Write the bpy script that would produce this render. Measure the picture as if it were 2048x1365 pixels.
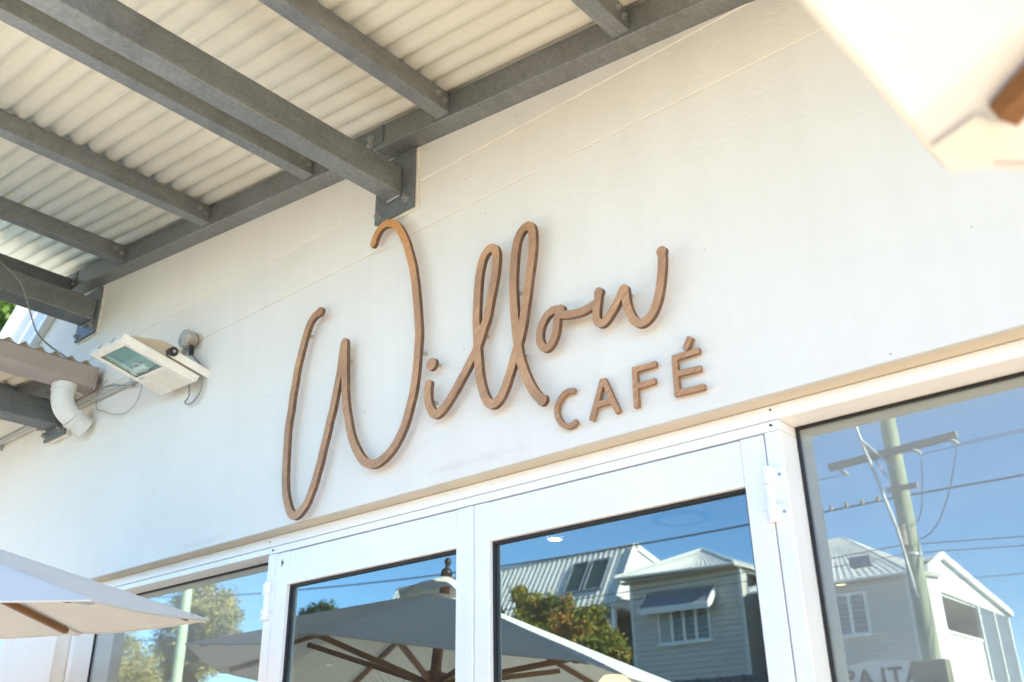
import bpy, bmesh, math, random, json
from mathutils import Vector, Matrix, noise
random.seed(7)
for o in list(bpy.data.objects): bpy.data.objects.remove(o)
scene = bpy.context.scene
COL = scene.collection

# ------------------------------------------------------------------ camera
cam_d = bpy.data.cameras.new('camera')
cam = bpy.data.objects.new('camera', cam_d); COL.objects.link(cam)
cam_d.sensor_width = 36.0
cam_d.lens = 33.58
cam_d.clip_start = 0.05
cam_d.clip_end = 2000
yaw, pit, rol = (math.radians(a) for a in (40.2489, 24.5811, 0.9929))
fw = Vector((-math.sin(yaw)*math.cos(pit), math.cos(yaw)*math.cos(pit), math.sin(pit)))
rt = fw.cross(Vector((0, 0, 1))).normalized(); dn = fw.cross(rt)
r2 = math.cos(rol)*rt + math.sin(rol)*dn; d2 = -math.sin(rol)*rt + math.cos(rol)*dn
mw = Matrix((r2, -d2, -fw)).transposed().to_4x4(); mw.translation = (0, -2.03, 1.6)
cam.matrix_world = mw
cam_d.dof.use_dof = True
cam_d.dof.focus_distance = 3.15
cam_d.dof.aperture_fstop = 3.8
scene.camera = cam

# ------------------------------------------------------------------ sky, sun, exposure
SUN_EL, SUN_AZ = 31.0, -7.5            # azimuth measured from +x towards +y
world = bpy.data.worlds.new('World'); scene.world = world; world.use_nodes = True
wn = world.node_tree.nodes; bg = wn['Background']
sky = wn.new('ShaderNodeTexSky'); sky.sky_type = 'NISHITA'; sky.sun_disc = False
sky.sun_elevation = math.radians(SUN_EL); sky.sun_rotation = math.radians(90 - SUN_AZ)
sky.air_density = 0.7; sky.dust_density = 0.0; sky.ozone_density = 1.0
hs = wn.new('ShaderNodeHueSaturation'); hs.inputs['Saturation'].default_value = 1.22; hs.inputs['Hue'].default_value = .495
world.node_tree.links.new(sky.outputs[0], hs.inputs['Color']); world.node_tree.links.new(hs.outputs[0], bg.inputs[0]); bg.inputs[1].default_value = 0.12
sun_d = bpy.data.lights.new('sun', 'SUN'); sun = bpy.data.objects.new('sun', sun_d); COL.objects.link(sun)
sun_d.energy = 5.0; sun_d.angle = math.radians(0.53); sun_d.color = (1.0, 0.89, 0.72)
e, a = math.radians(SUN_EL), math.radians(SUN_AZ)
sv = Vector((math.cos(e)*math.cos(a), math.cos(e)*math.sin(a), math.sin(e)))
sun.rotation_euler = sv.to_track_quat('Z', 'Y').to_euler(); sun.location = (20, -10, 20)
scene.view_settings.view_transform = 'Standard'
scene.view_settings.look = 'None'
scene.view_settings.exposure = 2.46
scene.view_settings.gamma = 1.0
scene.view_settings.use_curve_mapping = False
scene.render.engine = 'CYCLES'
scene.cycles.max_bounces = 10
scene.cycles.diffuse_bounces = 5
scene.cycles.transparent_max_bounces = 16
scene.cycles.sample_clamp_indirect = 8.0

# ------------------------------------------------------------------ materials
def new_mat(name):
    m = bpy.data.materials.new(name); m.use_nodes = True
    nt = m.node_tree; return m, nt, nt.nodes['Principled BSDF'], nt.nodes['Material Output']
def N(nt, t, **kw):
    n = nt.nodes.new(t)
    for k, v in kw.items():
        if k in n.inputs.keys(): n.inputs[k].default_value = v
        else: setattr(n, k, v)
    return n
def L(nt, a, b): nt.links.new(a, b)
def ramp(nt, fac, stops):
    r = nt.nodes.new('ShaderNodeValToRGB'); el = r.color_ramp.elements
    while len(el) > 1: el.remove(el[0])
    for i, (p, c) in enumerate(stops):
        q = el[0] if i == 0 else el.new(p)
        q.position = p; q.color = (*c, 1) if len(c) == 3 else c
    L(nt, fac, r.inputs[0]); return r.outputs[0]
def coords(nt, scale=(1, 1, 1), rot=(0, 0, 0), kind='Object'):
    tc = nt.nodes.new('ShaderNodeTexCoord'); mp = nt.nodes.new('ShaderNodeMapping')
    mp.inputs['Scale'].default_value = scale; mp.inputs['Rotation'].default_value = rot
    L(nt, tc.outputs[kind], mp.inputs[0]); return mp.outputs[0]
def noise_tex(nt, vec, scale, detail=4, rough=.55):
    n = N(nt, 'ShaderNodeTexNoise', Scale=scale, Detail=detail, Roughness=rough); L(nt, vec, n.inputs['Vector']); return n.outputs['Fac']
def bump(nt, h, bsdf, strength, dist, prev=None):
    b = N(nt, 'ShaderNodeBump', Strength=strength, Distance=dist); L(nt, h, b.inputs['Height'])
    if prev is not None: L(nt, prev, b.inputs['Normal'])
    if bsdf is not None: L(nt, b.outputs[0], bsdf.inputs['Normal'])
    return b.outputs[0]
def simple(name, c, rough=.5, metal=0., var=.12, vscale=6., bs=0., bscale=80., bdist=.002, stretch=(1, 1, 1), spec=.5):
    m, nt, b, o = new_mat(name); v = coords(nt, stretch)
    f = noise_tex(nt, v, vscale)
    lo = tuple(x*(1-var) for x in c); hi = tuple(min(1, x*(1+var)) for x in c)
    L(nt, ramp(nt, f, [(.3, lo), (.7, hi)]), b.inputs['Base Color'])
    b.inputs['Roughness'].default_value = rough; b.inputs['Metallic'].default_value = metal
    b.inputs['Specular IOR Level'].default_value = spec
    if bs: bump(nt, noise_tex(nt, v, bscale), b, bs, bdist)
    return m

def render_mat():
    m, nt, b, o = new_mat('painted_render'); v = coords(nt)
    big = noise_tex(nt, v, 1.3, 5, .6); mid = noise_tex(nt, v, 14, 5, .6)
    c1 = ramp(nt, big, [(.3, (.80, .755, .68)), (.7, (.85, .81, .74))])
    mx = N(nt, 'ShaderNodeMix', data_type='RGBA', blend_type='MULTIPLY'); mx.inputs[0].default_value = .15
    L(nt, c1, mx.inputs[6]); L(nt, ramp(nt, mid, [(.3, (.88, .86, .82)), (.65, (1, 1, 1))]), mx.inputs[7])
    # small dark flecks and marks
    vo = N(nt, 'ShaderNodeTexVoronoi', Scale=9.0); L(nt, v, vo.inputs['Vector'])
    fl = ramp(nt, vo.outputs['Distance'], [(0, (.35, .31, .25)), (.022, (.5, .46, .4)), (.03, (1, 1, 1))])
    mx2 = N(nt, 'ShaderNodeMix', data_type='RGBA', blend_type='MULTIPLY'); mx2.inputs[0].default_value = .8
    L(nt, mx.outputs[2], mx2.inputs[6]); L(nt, fl, mx2.inputs[7])
    # rain streaks running down
    vs = coords(nt, (9, 9, .5)); st = noise_tex(nt, vs, 1.0, 5, .65)
    mx3 = N(nt, 'ShaderNodeMix', data_type='RGBA', blend_type='MULTIPLY'); mx3.inputs[0].default_value = .09
    L(nt, mx2.outputs[2], mx3.inputs[6]); L(nt, ramp(nt, st, [(.32, (.72, .68, .6)), (.55, (1, 1, 1))]), mx3.inputs[7])
    col = mx3.outputs[2]
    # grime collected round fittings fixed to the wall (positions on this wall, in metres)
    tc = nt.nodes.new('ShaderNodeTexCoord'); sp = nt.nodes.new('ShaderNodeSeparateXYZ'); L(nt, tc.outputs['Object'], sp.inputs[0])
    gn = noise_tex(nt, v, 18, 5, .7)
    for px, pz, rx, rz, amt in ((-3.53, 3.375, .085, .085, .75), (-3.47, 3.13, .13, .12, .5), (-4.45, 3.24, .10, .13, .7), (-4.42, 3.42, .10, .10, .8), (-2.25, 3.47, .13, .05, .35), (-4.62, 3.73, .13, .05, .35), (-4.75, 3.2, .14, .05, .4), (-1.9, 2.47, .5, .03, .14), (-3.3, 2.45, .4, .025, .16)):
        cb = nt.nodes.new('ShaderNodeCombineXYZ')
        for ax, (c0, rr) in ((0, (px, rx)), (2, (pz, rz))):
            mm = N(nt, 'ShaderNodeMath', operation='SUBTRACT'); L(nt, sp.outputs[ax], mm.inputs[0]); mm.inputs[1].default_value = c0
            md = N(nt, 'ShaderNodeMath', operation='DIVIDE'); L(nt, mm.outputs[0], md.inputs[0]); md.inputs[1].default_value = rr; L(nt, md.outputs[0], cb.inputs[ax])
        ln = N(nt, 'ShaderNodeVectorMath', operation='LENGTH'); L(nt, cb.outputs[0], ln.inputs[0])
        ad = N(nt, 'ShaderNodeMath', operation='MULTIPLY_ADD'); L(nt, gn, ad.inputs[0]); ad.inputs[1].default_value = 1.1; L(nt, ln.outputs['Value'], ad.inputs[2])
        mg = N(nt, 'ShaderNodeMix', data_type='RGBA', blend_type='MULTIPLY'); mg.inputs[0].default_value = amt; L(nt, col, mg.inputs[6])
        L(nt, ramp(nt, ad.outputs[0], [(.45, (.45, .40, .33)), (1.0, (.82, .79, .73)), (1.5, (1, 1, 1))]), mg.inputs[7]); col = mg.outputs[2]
    L(nt, col, b.inputs['Base Color']); b.inputs['Roughness'].default_value = .62
    b1 = bump(nt, noise_tex(nt, v, 120, 4, .6), None, .22, .002)
    b2 = bump(nt, noise_tex(nt, coords(nt, (1, 1, 2.2)), 26, 6, .62), None, .35, .004, b1)
    bump(nt, noise_tex(nt, v, 5, 3, .5), b, .3, .006, b2)
    return m
def galv_mat(name, c, metal=.55, rough=.52):
    m, nt, b, o = new_mat(name); v = coords(nt)
    vo = N(nt, 'ShaderNodeTexVoronoi', Scale=95.0); L(nt, v, vo.inputs['Vector'])
    f = noise_tex(nt, v, 9, 6, .65)
    sp = ramp(nt, vo.outputs['Color'], [(0, tuple(x*.87 for x in c)), (1, tuple(x*1.13 for x in c))])
    bl = ramp(nt, f, [(.28, (.80, .80, .79)), (.5, (.97, .97, .97)), (.72, (1.14, 1.14, 1.14))])
    mx = N(nt, 'ShaderNodeMix', data_type='RGBA', blend_type='MULTIPLY'); mx.inputs[0].default_value = 1
    L(nt, sp, mx.inputs[6]); L(nt, bl, mx.inputs[7])
    g = noise_tex(nt, coords(nt, (14, 1.2, 14)), 3, 5, .6)
    mx2 = N(nt, 'ShaderNodeMix', data_type='RGBA', blend_type='MULTIPLY'); mx2.inputs[0].default_value = .3
    L(nt, mx.outputs[2], mx2.inputs[6]); L(nt, ramp(nt, g, [(.3, (.6, .6, .58)), (.6, (1, 1, 1))]), mx2.inputs[7])
    L(nt, mx2.outputs[2], b.inputs['Base Color'])
    b.inputs['Metallic'].default_value = metal
    L(nt, ramp(nt, f, [(.3, (rough-.1,)*3), (.7, (rough+.12,)*3)]), b.inputs['Roughness'])
    bump(nt, noise_tex(nt, v, 90, 4, .6), b, .15, .0015)
    return m
def wood_mat(name, dark, mid, light, ang, gscale=60., rough=.55, warm=None):
    m, nt, b, o = new_mat(name)
    v = coords(nt, (1, 1, 1), (0, ang, 0))
    mp = nt.nodes.new('ShaderNodeMapping'); mp.inputs['Scale'].default_value = (1.0, 7, 12); L(nt, v, mp.inputs[0])
    g = noise_tex(nt, mp.outputs[0], gscale/3, 7, .68)
    c = ramp(nt, g, [(.24, dark), (.5, mid), (.74, light)])
    big = noise_tex(nt, coords(nt), 4.5, 4, .6)
    mx = N(nt, 'ShaderNodeMix', data_type='RGBA', blend_type='MULTIPLY'); mx.inputs[0].default_value = .8
    L(nt, c, mx.inputs[6]); L(nt, ramp(nt, big, [(.3, (.68, .66, .66)), (.68, (1.22, 1.16, 1.08))]), mx.inputs[7])
    fine = noise_tex(nt, mp.outputs[0], gscale, 4, .7)
    mx2 = N(nt, 'ShaderNodeMix', data_type='RGBA', blend_type='MULTIPLY'); mx2.inputs[0].default_value = .7
    L(nt, mx.outputs[2], mx2.inputs[6]); L(nt, ramp(nt, fine, [(.3, (.70, .66, .62)), (.6, (1.08, 1.08, 1.08))]), mx2.inputs[7])
    out = mx2.outputs[2]
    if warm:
        # colour multiplied towards a warm tint, stronger with height
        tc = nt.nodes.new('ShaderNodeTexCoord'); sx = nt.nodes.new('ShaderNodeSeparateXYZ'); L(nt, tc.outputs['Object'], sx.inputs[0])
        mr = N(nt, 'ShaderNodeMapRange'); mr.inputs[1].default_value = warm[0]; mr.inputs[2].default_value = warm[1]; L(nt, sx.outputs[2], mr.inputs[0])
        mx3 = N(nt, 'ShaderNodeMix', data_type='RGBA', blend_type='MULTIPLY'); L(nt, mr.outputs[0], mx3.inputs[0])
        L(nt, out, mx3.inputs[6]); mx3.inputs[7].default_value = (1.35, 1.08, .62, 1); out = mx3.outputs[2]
    L(nt, out, b.inputs['Base Color']); b.inputs['Roughness'].default_value = rough
    bump(nt, fine, b, .35, .0012)
    return m
def fabric_mat(name, c, trans):
    m, nt, b, o = new_mat(name); nt.nodes.remove(b)
    v = coords(nt); f = noise_tex(nt, v, 5, 4)
    col = ramp(nt, f, [(.3, tuple(x*.94 for x in c)), (.7, c)])
    d = nt.nodes.new('ShaderNodeBsdfDiffuse'); t = nt.nodes.new('ShaderNodeBsdfTranslucent'); mx = nt.nodes.new('ShaderNodeMixShader')
    L(nt, col, d.inputs[0]); mx.inputs[0].default_value = trans
    wc = N(nt, 'ShaderNodeMix', data_type='RGBA', blend_type='MULTIPLY'); wc.inputs[0].default_value = 1
    L(nt, col, wc.inputs[6]); wc.inputs[7].default_value = (1, .92, .79, 1); L(nt, wc.outputs[2], t.inputs[0])
    L(nt, d.outputs[0], mx.inputs[1]); L(nt, t.outputs[0], mx.inputs[2]); L(nt, mx.outputs[0], o.inputs[0])
    bn = bump(nt, noise_tex(nt, v, 7, 3), None, .4, .01)
    w = N(nt, 'ShaderNodeTexWave', Scale=240.0); L(nt, v, w.inputs['Vector'])
    b2 = bump(nt, w.outputs['Fac'], None, .1, .001, bn)
    L(nt, b2, d.inputs['Normal'])
    return m
def glass_mat(name, refl, tint, veil=0., coat=(.97, 1, 1)):
    """coated glazing: a mirror part over a tinted see-through part, more mirror at grazing angles"""
    m, nt, b, o = new_mat(name); nt.nodes.remove(b)
    g = N(nt, 'ShaderNodeBsdfGlossy', Roughness=0.0); g.inputs[0].default_value = (*coat, 1)
    L(nt, bump(nt, noise_tex(nt, coords(nt), .7, 0), None, .006, .01), g.inputs['Normal'])
    t = nt.nodes.new('ShaderNodeBsdfTransparent'); t.inputs[0].default_value = (*tint, 1)
    lw = N(nt, 'ShaderNodeFresnel', IOR=1.5); ge = nt.nodes.new('ShaderNodeNewGeometry'); io = N(nt, 'ShaderNodeMapRange'); io.inputs[3].default_value = 1.5; io.inputs[4].default_value = 1/1.5; L(nt, ge.outputs['Backfacing'], io.inputs[0]); L(nt, io.outputs[0], lw.inputs['IOR']); ad = N(nt, 'ShaderNodeMath', operation='ADD', use_clamp=True)
    L(nt, lw.outputs[0], ad.inputs[0]); ad.inputs[1].default_value = refl
    mx = nt.nodes.new('ShaderNodeMixShader'); L(nt, ad.outputs[0], mx.inputs[0]); L(nt, t.outputs[0], mx.inputs[1]); L(nt, g.outputs[0], mx.inputs[2])
    dv = nt.nodes.new('ShaderNodeBsdfDiffuse'); dv.inputs[0].default_value = (.8, .82, .82, 1)       # pale haze mixed into the glass colour, streaked by noise
    m3 = nt.nodes.new('ShaderNodeMixShader'); sm = noise_tex(nt, coords(nt, (1.2, 1, 5), (0, .5, 0)), 2.5, 5, .65)
    L(nt, ramp(nt, sm, [(.25, (veil*.75,)*3), (.75, (veil*1.25,)*3)]), m3.inputs[0])
    L(nt, mx.outputs[0], m3.inputs[1]); L(nt, dv.outputs[0], m3.inputs[2]); L(nt, m3.outputs[0], o.inputs[0]); return m
def clear_mat(name, tint):
    m, nt, b, o = new_mat(name); nt.nodes.remove(b)
    t = nt.nodes.new('ShaderNodeBsdfTransparent'); t.inputs[0].default_value = (*tint, 1); L(nt, t.outputs[0], o.inputs[0]); return m
def emit_mat(name, c, s):
    m, nt, b, o = new_mat(name); nt.nodes.remove(b)
    e = nt.nodes.new('ShaderNodeEmission'); e.inputs[0].default_value = (*c, 1); e.inputs[1].default_value = s; L(nt, e.outputs[0], o.inputs[0]); return m
def leaf_mat(name, stops, trans=.3):
    m, nt, b, o = new_mat(name); nt.nodes.remove(b)
    at = N(nt, 'ShaderNodeAttribute', attribute_name='tone'); col = ramp(nt, at.outputs['Fac'], stops)
    d = nt.nodes.new('ShaderNodeBsdfDiffuse'); t = nt.nodes.new('ShaderNodeBsdfTranslucent'); mx = nt.nodes.new('ShaderNodeMixShader')
    gl = N(nt, 'ShaderNodeBsdfGlossy', Roughness=.45); gl.inputs[0].default_value = (.6, .6, .55, 1)
    m2 = nt.nodes.new('ShaderNodeMixShader'); m2.inputs[0].default_value = .03
    L(nt, col, d.inputs[0]); L(nt, col, t.inputs[0]); mx.inputs[0].default_value = trans
    L(nt, d.outputs[0], mx.inputs[1]); L(nt, t.outputs[0], mx.inputs[2]); L(nt, mx.outputs[0], m2.inputs[1]); L(nt, gl.outputs[0], m2.inputs[2]); L(nt, m2.outputs[0], o.inputs[0]); return m

M = dict(
    render=render_mat(),
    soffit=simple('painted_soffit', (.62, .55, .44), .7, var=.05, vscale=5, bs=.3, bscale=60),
    galv=galv_mat('galvanised_steel', (.272, .284, .282)), galv_dark=galv_mat('dull_galvanised_steel', (.19, .205, .21), .4, .6),
    galv_light=galv_mat('bright_galvanised_steel', (.5, .51, .5), .5, .5),
    bolt=simple('zinc_bolt', (.42, .42, .4), .38, .8),
    sheet=simple('cream_roof_sheet', (.75, .695, .555), .45, var=.06, vscale=2.5, bs=.05),
    alu=simple('white_powder_coat', (.88, .88, .87), .32, var=.025, vscale=4, bs=.02, bscale=200),
    gasket=simple('black_rubber', (.012, .012, .015), .5),
    dark_gap=simple('dark_gap', (.03, .03, .03), .8),
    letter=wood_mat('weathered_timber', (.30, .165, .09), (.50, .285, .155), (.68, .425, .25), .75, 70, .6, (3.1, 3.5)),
    letter_edge=simple('shaded_cut_edge', (.15, .08, .045), .7, var=.3, vscale=30, bs=.3, bscale=90), letter_edge_small=simple('shaded_small_edge', (.27, .14, .07), .7, var=.3, vscale=30),  # letter sides: shade on the cut edges painted in as darker brown
    letter_small=wood_mat('oiled_timber', (.30, .15, .07), (.52, .285, .14), (.64, .44, .28), .5, 70, .45),
    peg=simple('clear_acrylic_peg', (.42, .41, .37), .2),
    teak=wood_mat('oiled_teak', (.15, .065, .02), (.26, .12, .038), (.35, .175, .065), 0, 60, .4),
    canvas=fabric_mat('cream_canvas', (.87, .88, .87), .20),
    cream_paint=simple('aged_cream_paint', (.80, .75, .66), .45, var=.1, vscale=9, bs=.06),
    tan_cast=simple('sun_faded_casting', (.5, .40, .29), .6, var=.12, vscale=14),
    reflector=simple('lamp_reflector', (.46, .56, .53), .3, .15),
    lamp_glass=glass_mat('lamp_glass', .08, (.8, .92, .88)),
    black=simple('black_plastic', (.02, .02, .02), .45),
    pvc=simple('white_pvc', (.72, .71, .66), .35, var=.06, vscale=8),
    dirty_pvc=simple('grimy_white_pvc', (.50, .475, .42), .5, var=.3, vscale=22),
    grey_pvc=simple('grey_conduit', (.45, .45, .42), .5, var=.12, vscale=14),
    cable=simple('grey_cable', (.26, .255, .24), .6),
    gutter=simple('brown_gutter_paint', (.36, .30, .265), .45, var=.08, vscale=5),
    door_glass=glass_mat('door_glass', .18, (.40, .44, .46), .010, (.80, .98, 1.0)), win_glass=glass_mat('window_glass', .21, (.93, .96, .96), .17, (.84, .98, .97)),
    clear=clear_mat('clear_glass_edge', (.97, .985, .98)),
    in_wall=simple('interior_paint', (.62, .57, .5), .8, var=.03), in_ceil=simple('ceiling_paint', (.7, .7, .7), .8, var=.02),
    in_floor=simple('timber_floor', (.22, .13, .07), .5, var=.2), white=simple('white_paint', (.8, .8, .78), .5, var=.03),
    lamp=emit_mat('downlight_glow', (1, .93, .8), 22.0), warm_lamp=emit_mat('pendant_glow', (1, .66, .38), .6),
    paving=simple('concrete_paving', (.44, .35, .255), .85, var=.15, vscale=2, bs=.3, bscale=50), asphalt=simple('asphalt', (.06, .06, .062), .9, var=.2, vscale=40, bs=.4, bscale=200),
    kerb=simple('kerb_concrete', (.4, .39, .36), .85), grass=simple('dry_grass', (.09, .11, .035), .95, var=.35, vscale=3, bs=.6, bscale=60, bdist=.02),
    line=simple('road_paint', (.75, .75, .72), .7),
    grey_board=simple('grey_weatherboard', (.56, .535, .49), .6, var=.06, vscale=3), white_board=simple('white_weatherboard', (.72, .73, .72), .55, var=.05),
    roof_white=simple('white_roof_metal', (.78, .77, .72), .42, var=.05, vscale=1.5), soff=simple('eave_lining', (.5, .44, .36), .8),
    brown_wall=simple('brown_timber_wall', (.085, .06, .045), .8, var=.3, vscale=4), house_glass=simple('house_window_glass', (.03, .045, .05), .06, spec=.9),
    sky_glass=simple('skylight_glass', (.06, .1, .08), .1, spec=.9), hood=simple('blue_grey_metal', (.22, .25, .30), .5), fence=simple('blue_grey_fence', (.10, .115, .14), .7),
    shade=simple('pale_blind', (.42, .45, .46), .7), pole=simple('treated_pole', (.30, .34, .24), .85, var=.25, vscale=5, stretch=(6, 6, .6)), pole_green=simple('green_pole_paint', (.42, .55, .4), .6),
    crossarm=simple('grey_hardwood', (.30, .28, .245), .85, var=.2, vscale=8), steel=simple('pale_steel', (.5, .51, .5), .5, .3), porcelain=simple('porcelain', (.6, .58, .54), .3),
    wire=simple('wire', (.09, .09, .095), .6), sign_text=simple('sign_ink', (.05, .08, .08), .6), olive=simple('olive_paint', (.2, .2, .13), .6),
    bark=simple('bark', (.16, .12, .085), .9, var=.35, vscale=10, bs=.8, bscale=30, bdist=.02),
    leaf_red=leaf_mat('autumn_leaf', [(0, (.10, .14, .03)), (.35, (.27, .29, .06)), (.6, (.50, .36, .08)), (.82, (.66, .32, .09)), (1, (.70, .42, .13))]),
    leaf_gum=leaf_mat('gum_leaf', [(0, (.18, .21, .09)), (.5, (.42, .41, .18)), (.8, (.62, .53, .23)), (1, (.68, .57, .28))]),
    leaf_green=leaf_mat('green_leaf', [(0, (.03, .06, .012)), (.6, (.08, .14, .03)), (1, (.16, .2, .04))], .4),
    palm=leaf_mat('dried_palm_leaf', [(0, (.10, .075, .04)), (1, (.2, .15, .09))]),
    clad=simple('pale_blue_cladding', (.27, .32, .38), .3, var=.05, vscale=2),
)

# ------------------------------------------------------------------ mesh building
class MB:
    def __init__(s): s.v = []; s.f = []; s.mi = []; s.sm = []
    def add(s, vs, fs, mi=0, smooth=False):
        n = len(s.v); s.v += [tuple(p) for p in vs]
        for f in fs: s.f.append([n+i for i in f]); s.mi.append(mi); s.sm.append(smooth)
    def box(s, a, b, mi=0):
        x0, x1 = sorted((a[0], b[0])); y0, y1 = sorted((a[1], b[1])); z0, z1 = sorted((a[2], b[2]))
        s.add([(x0,y0,z0),(x1,y0,z0),(x1,y1,z0),(x0,y1,z0),(x0,y0,z1),(x1,y0,z1),(x1,y1,z1),(x0,y1,z1)],
              [(0,3,2,1),(4,5,6,7),(0,1,5,4),(1,2,6,5),(2,3,7,6),(3,0,4,7)], mi)
    def beam(s, p, q, w, h, up=(0, 0, 1), mi=0, w2=None, h2=None):
        p, q = Vector(p), Vector(q); d = (q-p).normalized(); u = Vector(up); r = d.cross(u)
        if r.length < 1e-5: r = d.cross(Vector((1, 0, 0)))
        r.normalize(); u = r.cross(d); w2 = w if w2 is None else w2; h2 = h if h2 is None else h2
        vs = []
        for c, ww, hh in ((p, w, h), (q, w2, h2)):
            for i, j in ((-1,-1),(1,-1),(1,1),(-1,1)): vs.append(c + r*i*ww/2 + u*j*hh/2)
        s.add(vs, [(0,1,2,3),(7,6,5,4),(0,4,5,1),(1,5,6,2),(2,6,7,3),(3,7,4,0)], mi)
    def cyl(s, p, q, r, n=12, r2=None, mi=0, caps=True, smooth=True):
        s.tube([p, q], [r, r if r2 is None else r2], n, mi, caps, smooth)
    def tube(s, pts, r, n=8, mi=0, caps=True, smooth=True):
        pts = [Vector(p) for p in pts]; rs = r if isinstance(r, (list, tuple)) else [r]*len(pts)
        ref = None; rings = []
        for i, p in enumerate(pts):
            d = (pts[min(i+1, len(pts)-1)] - pts[max(i-1, 0)]).normalized()
            if ref is None:
                ref = d.cross(Vector((0, 0, 1)))
                if ref.length < 1e-4: ref = d.cross(Vector((1, 0, 0)))
            ref = (ref - d*ref.dot(d)).normalized(); b = d.cross(ref)
            rings.append([p + rs[i]*(math.cos(t)*ref + math.sin(t)*b) for t in (2*math.pi*k/n for k in range(n))])
        vs = [v for ring in rings for v in ring]; fs = []
        for i in range(len(pts)-1):
            for k in range(n): fs.append((i*n+k, i*n+(k+1) % n, (i+1)*n+(k+1) % n, (i+1)*n+k))
        s.add(vs, fs, mi, smooth)
        if caps:
            s.add(rings[0], [tuple(range(n-1, -1, -1))], mi); s.add(rings[-1], [tuple(range(n))], mi)
    def lathe(s, prof, c=(0, 0, 0), n=16, mi=0, axis='z'):
        vs = []; fs = []
        for r, h in prof:
            for k in range(n):
                t = 2*math.pi*k/n; p = (r*math.cos(t), r*math.sin(t), h)
                if axis == 'y': p = (p[0], -h, p[1])
                vs.append((c[0]+p[0], c[1]+p[1], c[2]+p[2]))
        for i in range(len(prof)-1):
            for k in range(n): fs.append((i*n+k, i*n+(k+1) % n, (i+1)*n+(k+1) % n, (i+1)*n+k))
        s.add(vs, fs, mi, True)
    def prism(s, poly, axis, a, b, mi=0):
        """polygon in the two other axes (order x,z / y,z / x,y) pushed from a to b along axis"""
        def P(u, v, w): return {'y': (u, w, v), 'x': (w, u, v), 'z': (u, v, w)}[axis]
        n = len(poly); vs = [P(u, v, a) for u, v in poly] + [P(u, v, b) for u, v in poly]
        s.add(vs, [tuple(range(n)), tuple(range(2*n-1, n-1, -1))] + [(i, n+i, n+(i+1) % n, (i+1) % n) for i in range(n)], mi)
    def build(s, name, mats, parent=None, bevel=0., seg=2, stuff=False, label=None, recalc=True):
        me = bpy.data.meshes.new(name)
        off = parent.matrix_world.translation if parent is not None and not parent.get('_local') else Vector((0, 0, 0))
        root = parent
        if parent is not None and parent.type == 'MESH' and parent.parent is not None:
            root = parent.parent; off = Vector((0, 0, 0)) if root.get('_local') else Vector(root.location)
        elif parent is not None and not parent.get('_local'): off = Vector(parent.location)
        me.from_pydata([Vector(v) - off for v in s.v], [], s.f)
        for mt in (mats if isinstance(mats, (list, tuple)) else [mats]): me.materials.append(mt)
        me.polygons.foreach_set('material_index', s.mi); me.polygons.foreach_set('use_smooth', s.sm)
        if recalc:
            bm = bmesh.new(); bm.from_mesh(me); bmesh.ops.recalc_face_normals(bm, faces=bm.faces); bm.to_mesh(me); bm.free()
        me.update()
        o = bpy.data.objects.new(name, me); COL.objects.link(o)
        if parent is not None: o.parent = parent
        if bevel:
            md = o.modifiers.new('bevel', 'BEVEL'); md.width = bevel; md.segments = seg; md.limit_method = 'ANGLE'; md.angle_limit = math.radians(40)
            md.harden_normals = False
        if stuff: o['kind'] = 'stuff'
        if label: o['label'] = label
        return o
def thing(name, label, cat, loc=(0, 0, 0), group=None):
    o = bpy.data.objects.new(name, None); COL.objects.link(o); o.location = loc; o.empty_display_size = .1
    o['label'] = label; o['category'] = cat
    if group: o['group'] = group
    return o
def tag(o, label, cat, group=None):
    o['label'] = label; o['category'] = cat
    if group: o['group'] = group
    return o
def structure(o): o['kind'] = 'structure'; return o
def dup_tree(root, loc, label=None):
    r = root.copy(); COL.objects.link(r); r.location = loc
    if label: r['label'] = label
    for ch in list(root.children):
        c = ch.copy(); COL.objects.link(c); c.parent = r
        for g in list(ch.children):
            d = g.copy(); COL.objects.link(d); d.parent = c
    return r
def soft(p, n=8):
    p = [Vector(q) for q in p]; out = []
    for i in range(len(p)-1):
        a, b, c, d = p[max(i-1, 0)], p[i], p[i+1], p[min(i+2, len(p)-1)]
        for k in range(n):
            t = k/n; out.append(.5*(2*b + (c-a)*t + (2*a-5*b+4*c-d)*t*t + (3*b-a-3*c+d)*t**3))
    return out + [p[-1]]

# ================================================================== GROUND
def ground_z(y):
    if y > -17: return -.02
    t = min(1, (-17-y)/8.0); return -.02 + 3.0*t*t*(3-2*t)
g = MB(); ys = [60, 4, -4.2, -17, -18, -19, -20, -21, -22, -23, -24, -25, -40, -80, -260]; xs = [-300, -80, -40, -20, 0, 20, 80, 300]
for y in ys:
    for x in xs: g.v.append((x, y, ground_z(y)))
for j in range(len(ys)-1):
    for i in range(len(xs)-1):
        n = len(xs); g.f.append([j*n+i, j*n+i+1, (j+1)*n+i+1, (j+1)*n+i]); g.mi.append(0); g.sm.append(True)
structure(g.build('ground', M['grass']))
m = MB(); m.box((-90, -4.2, -.015), (40, 0, .10)); structure(m.build('pavement', M['paving']))
m = MB(); m.box((-90, -4.35, -.015), (40, -4.203, .10)); structure(m.build('kerb', M['kerb'], bevel=.015))
m = MB(); m.box((-90, -13.5, -.012), (40, -4.35, -.006)); structure(m.build('road', M['asphalt']))
m = MB()
for k in range(30): m.box((-85+k*4.2, -9, -.004), (-82.5+k*4.2, -8.88, -.001))
structure(m.build('road_marking', M['line']))
m = MB(); m.box((-90, -16.6, -.015), (40, -13.5, .10)); structure(m.build('footpath', M['paving']))

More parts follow.
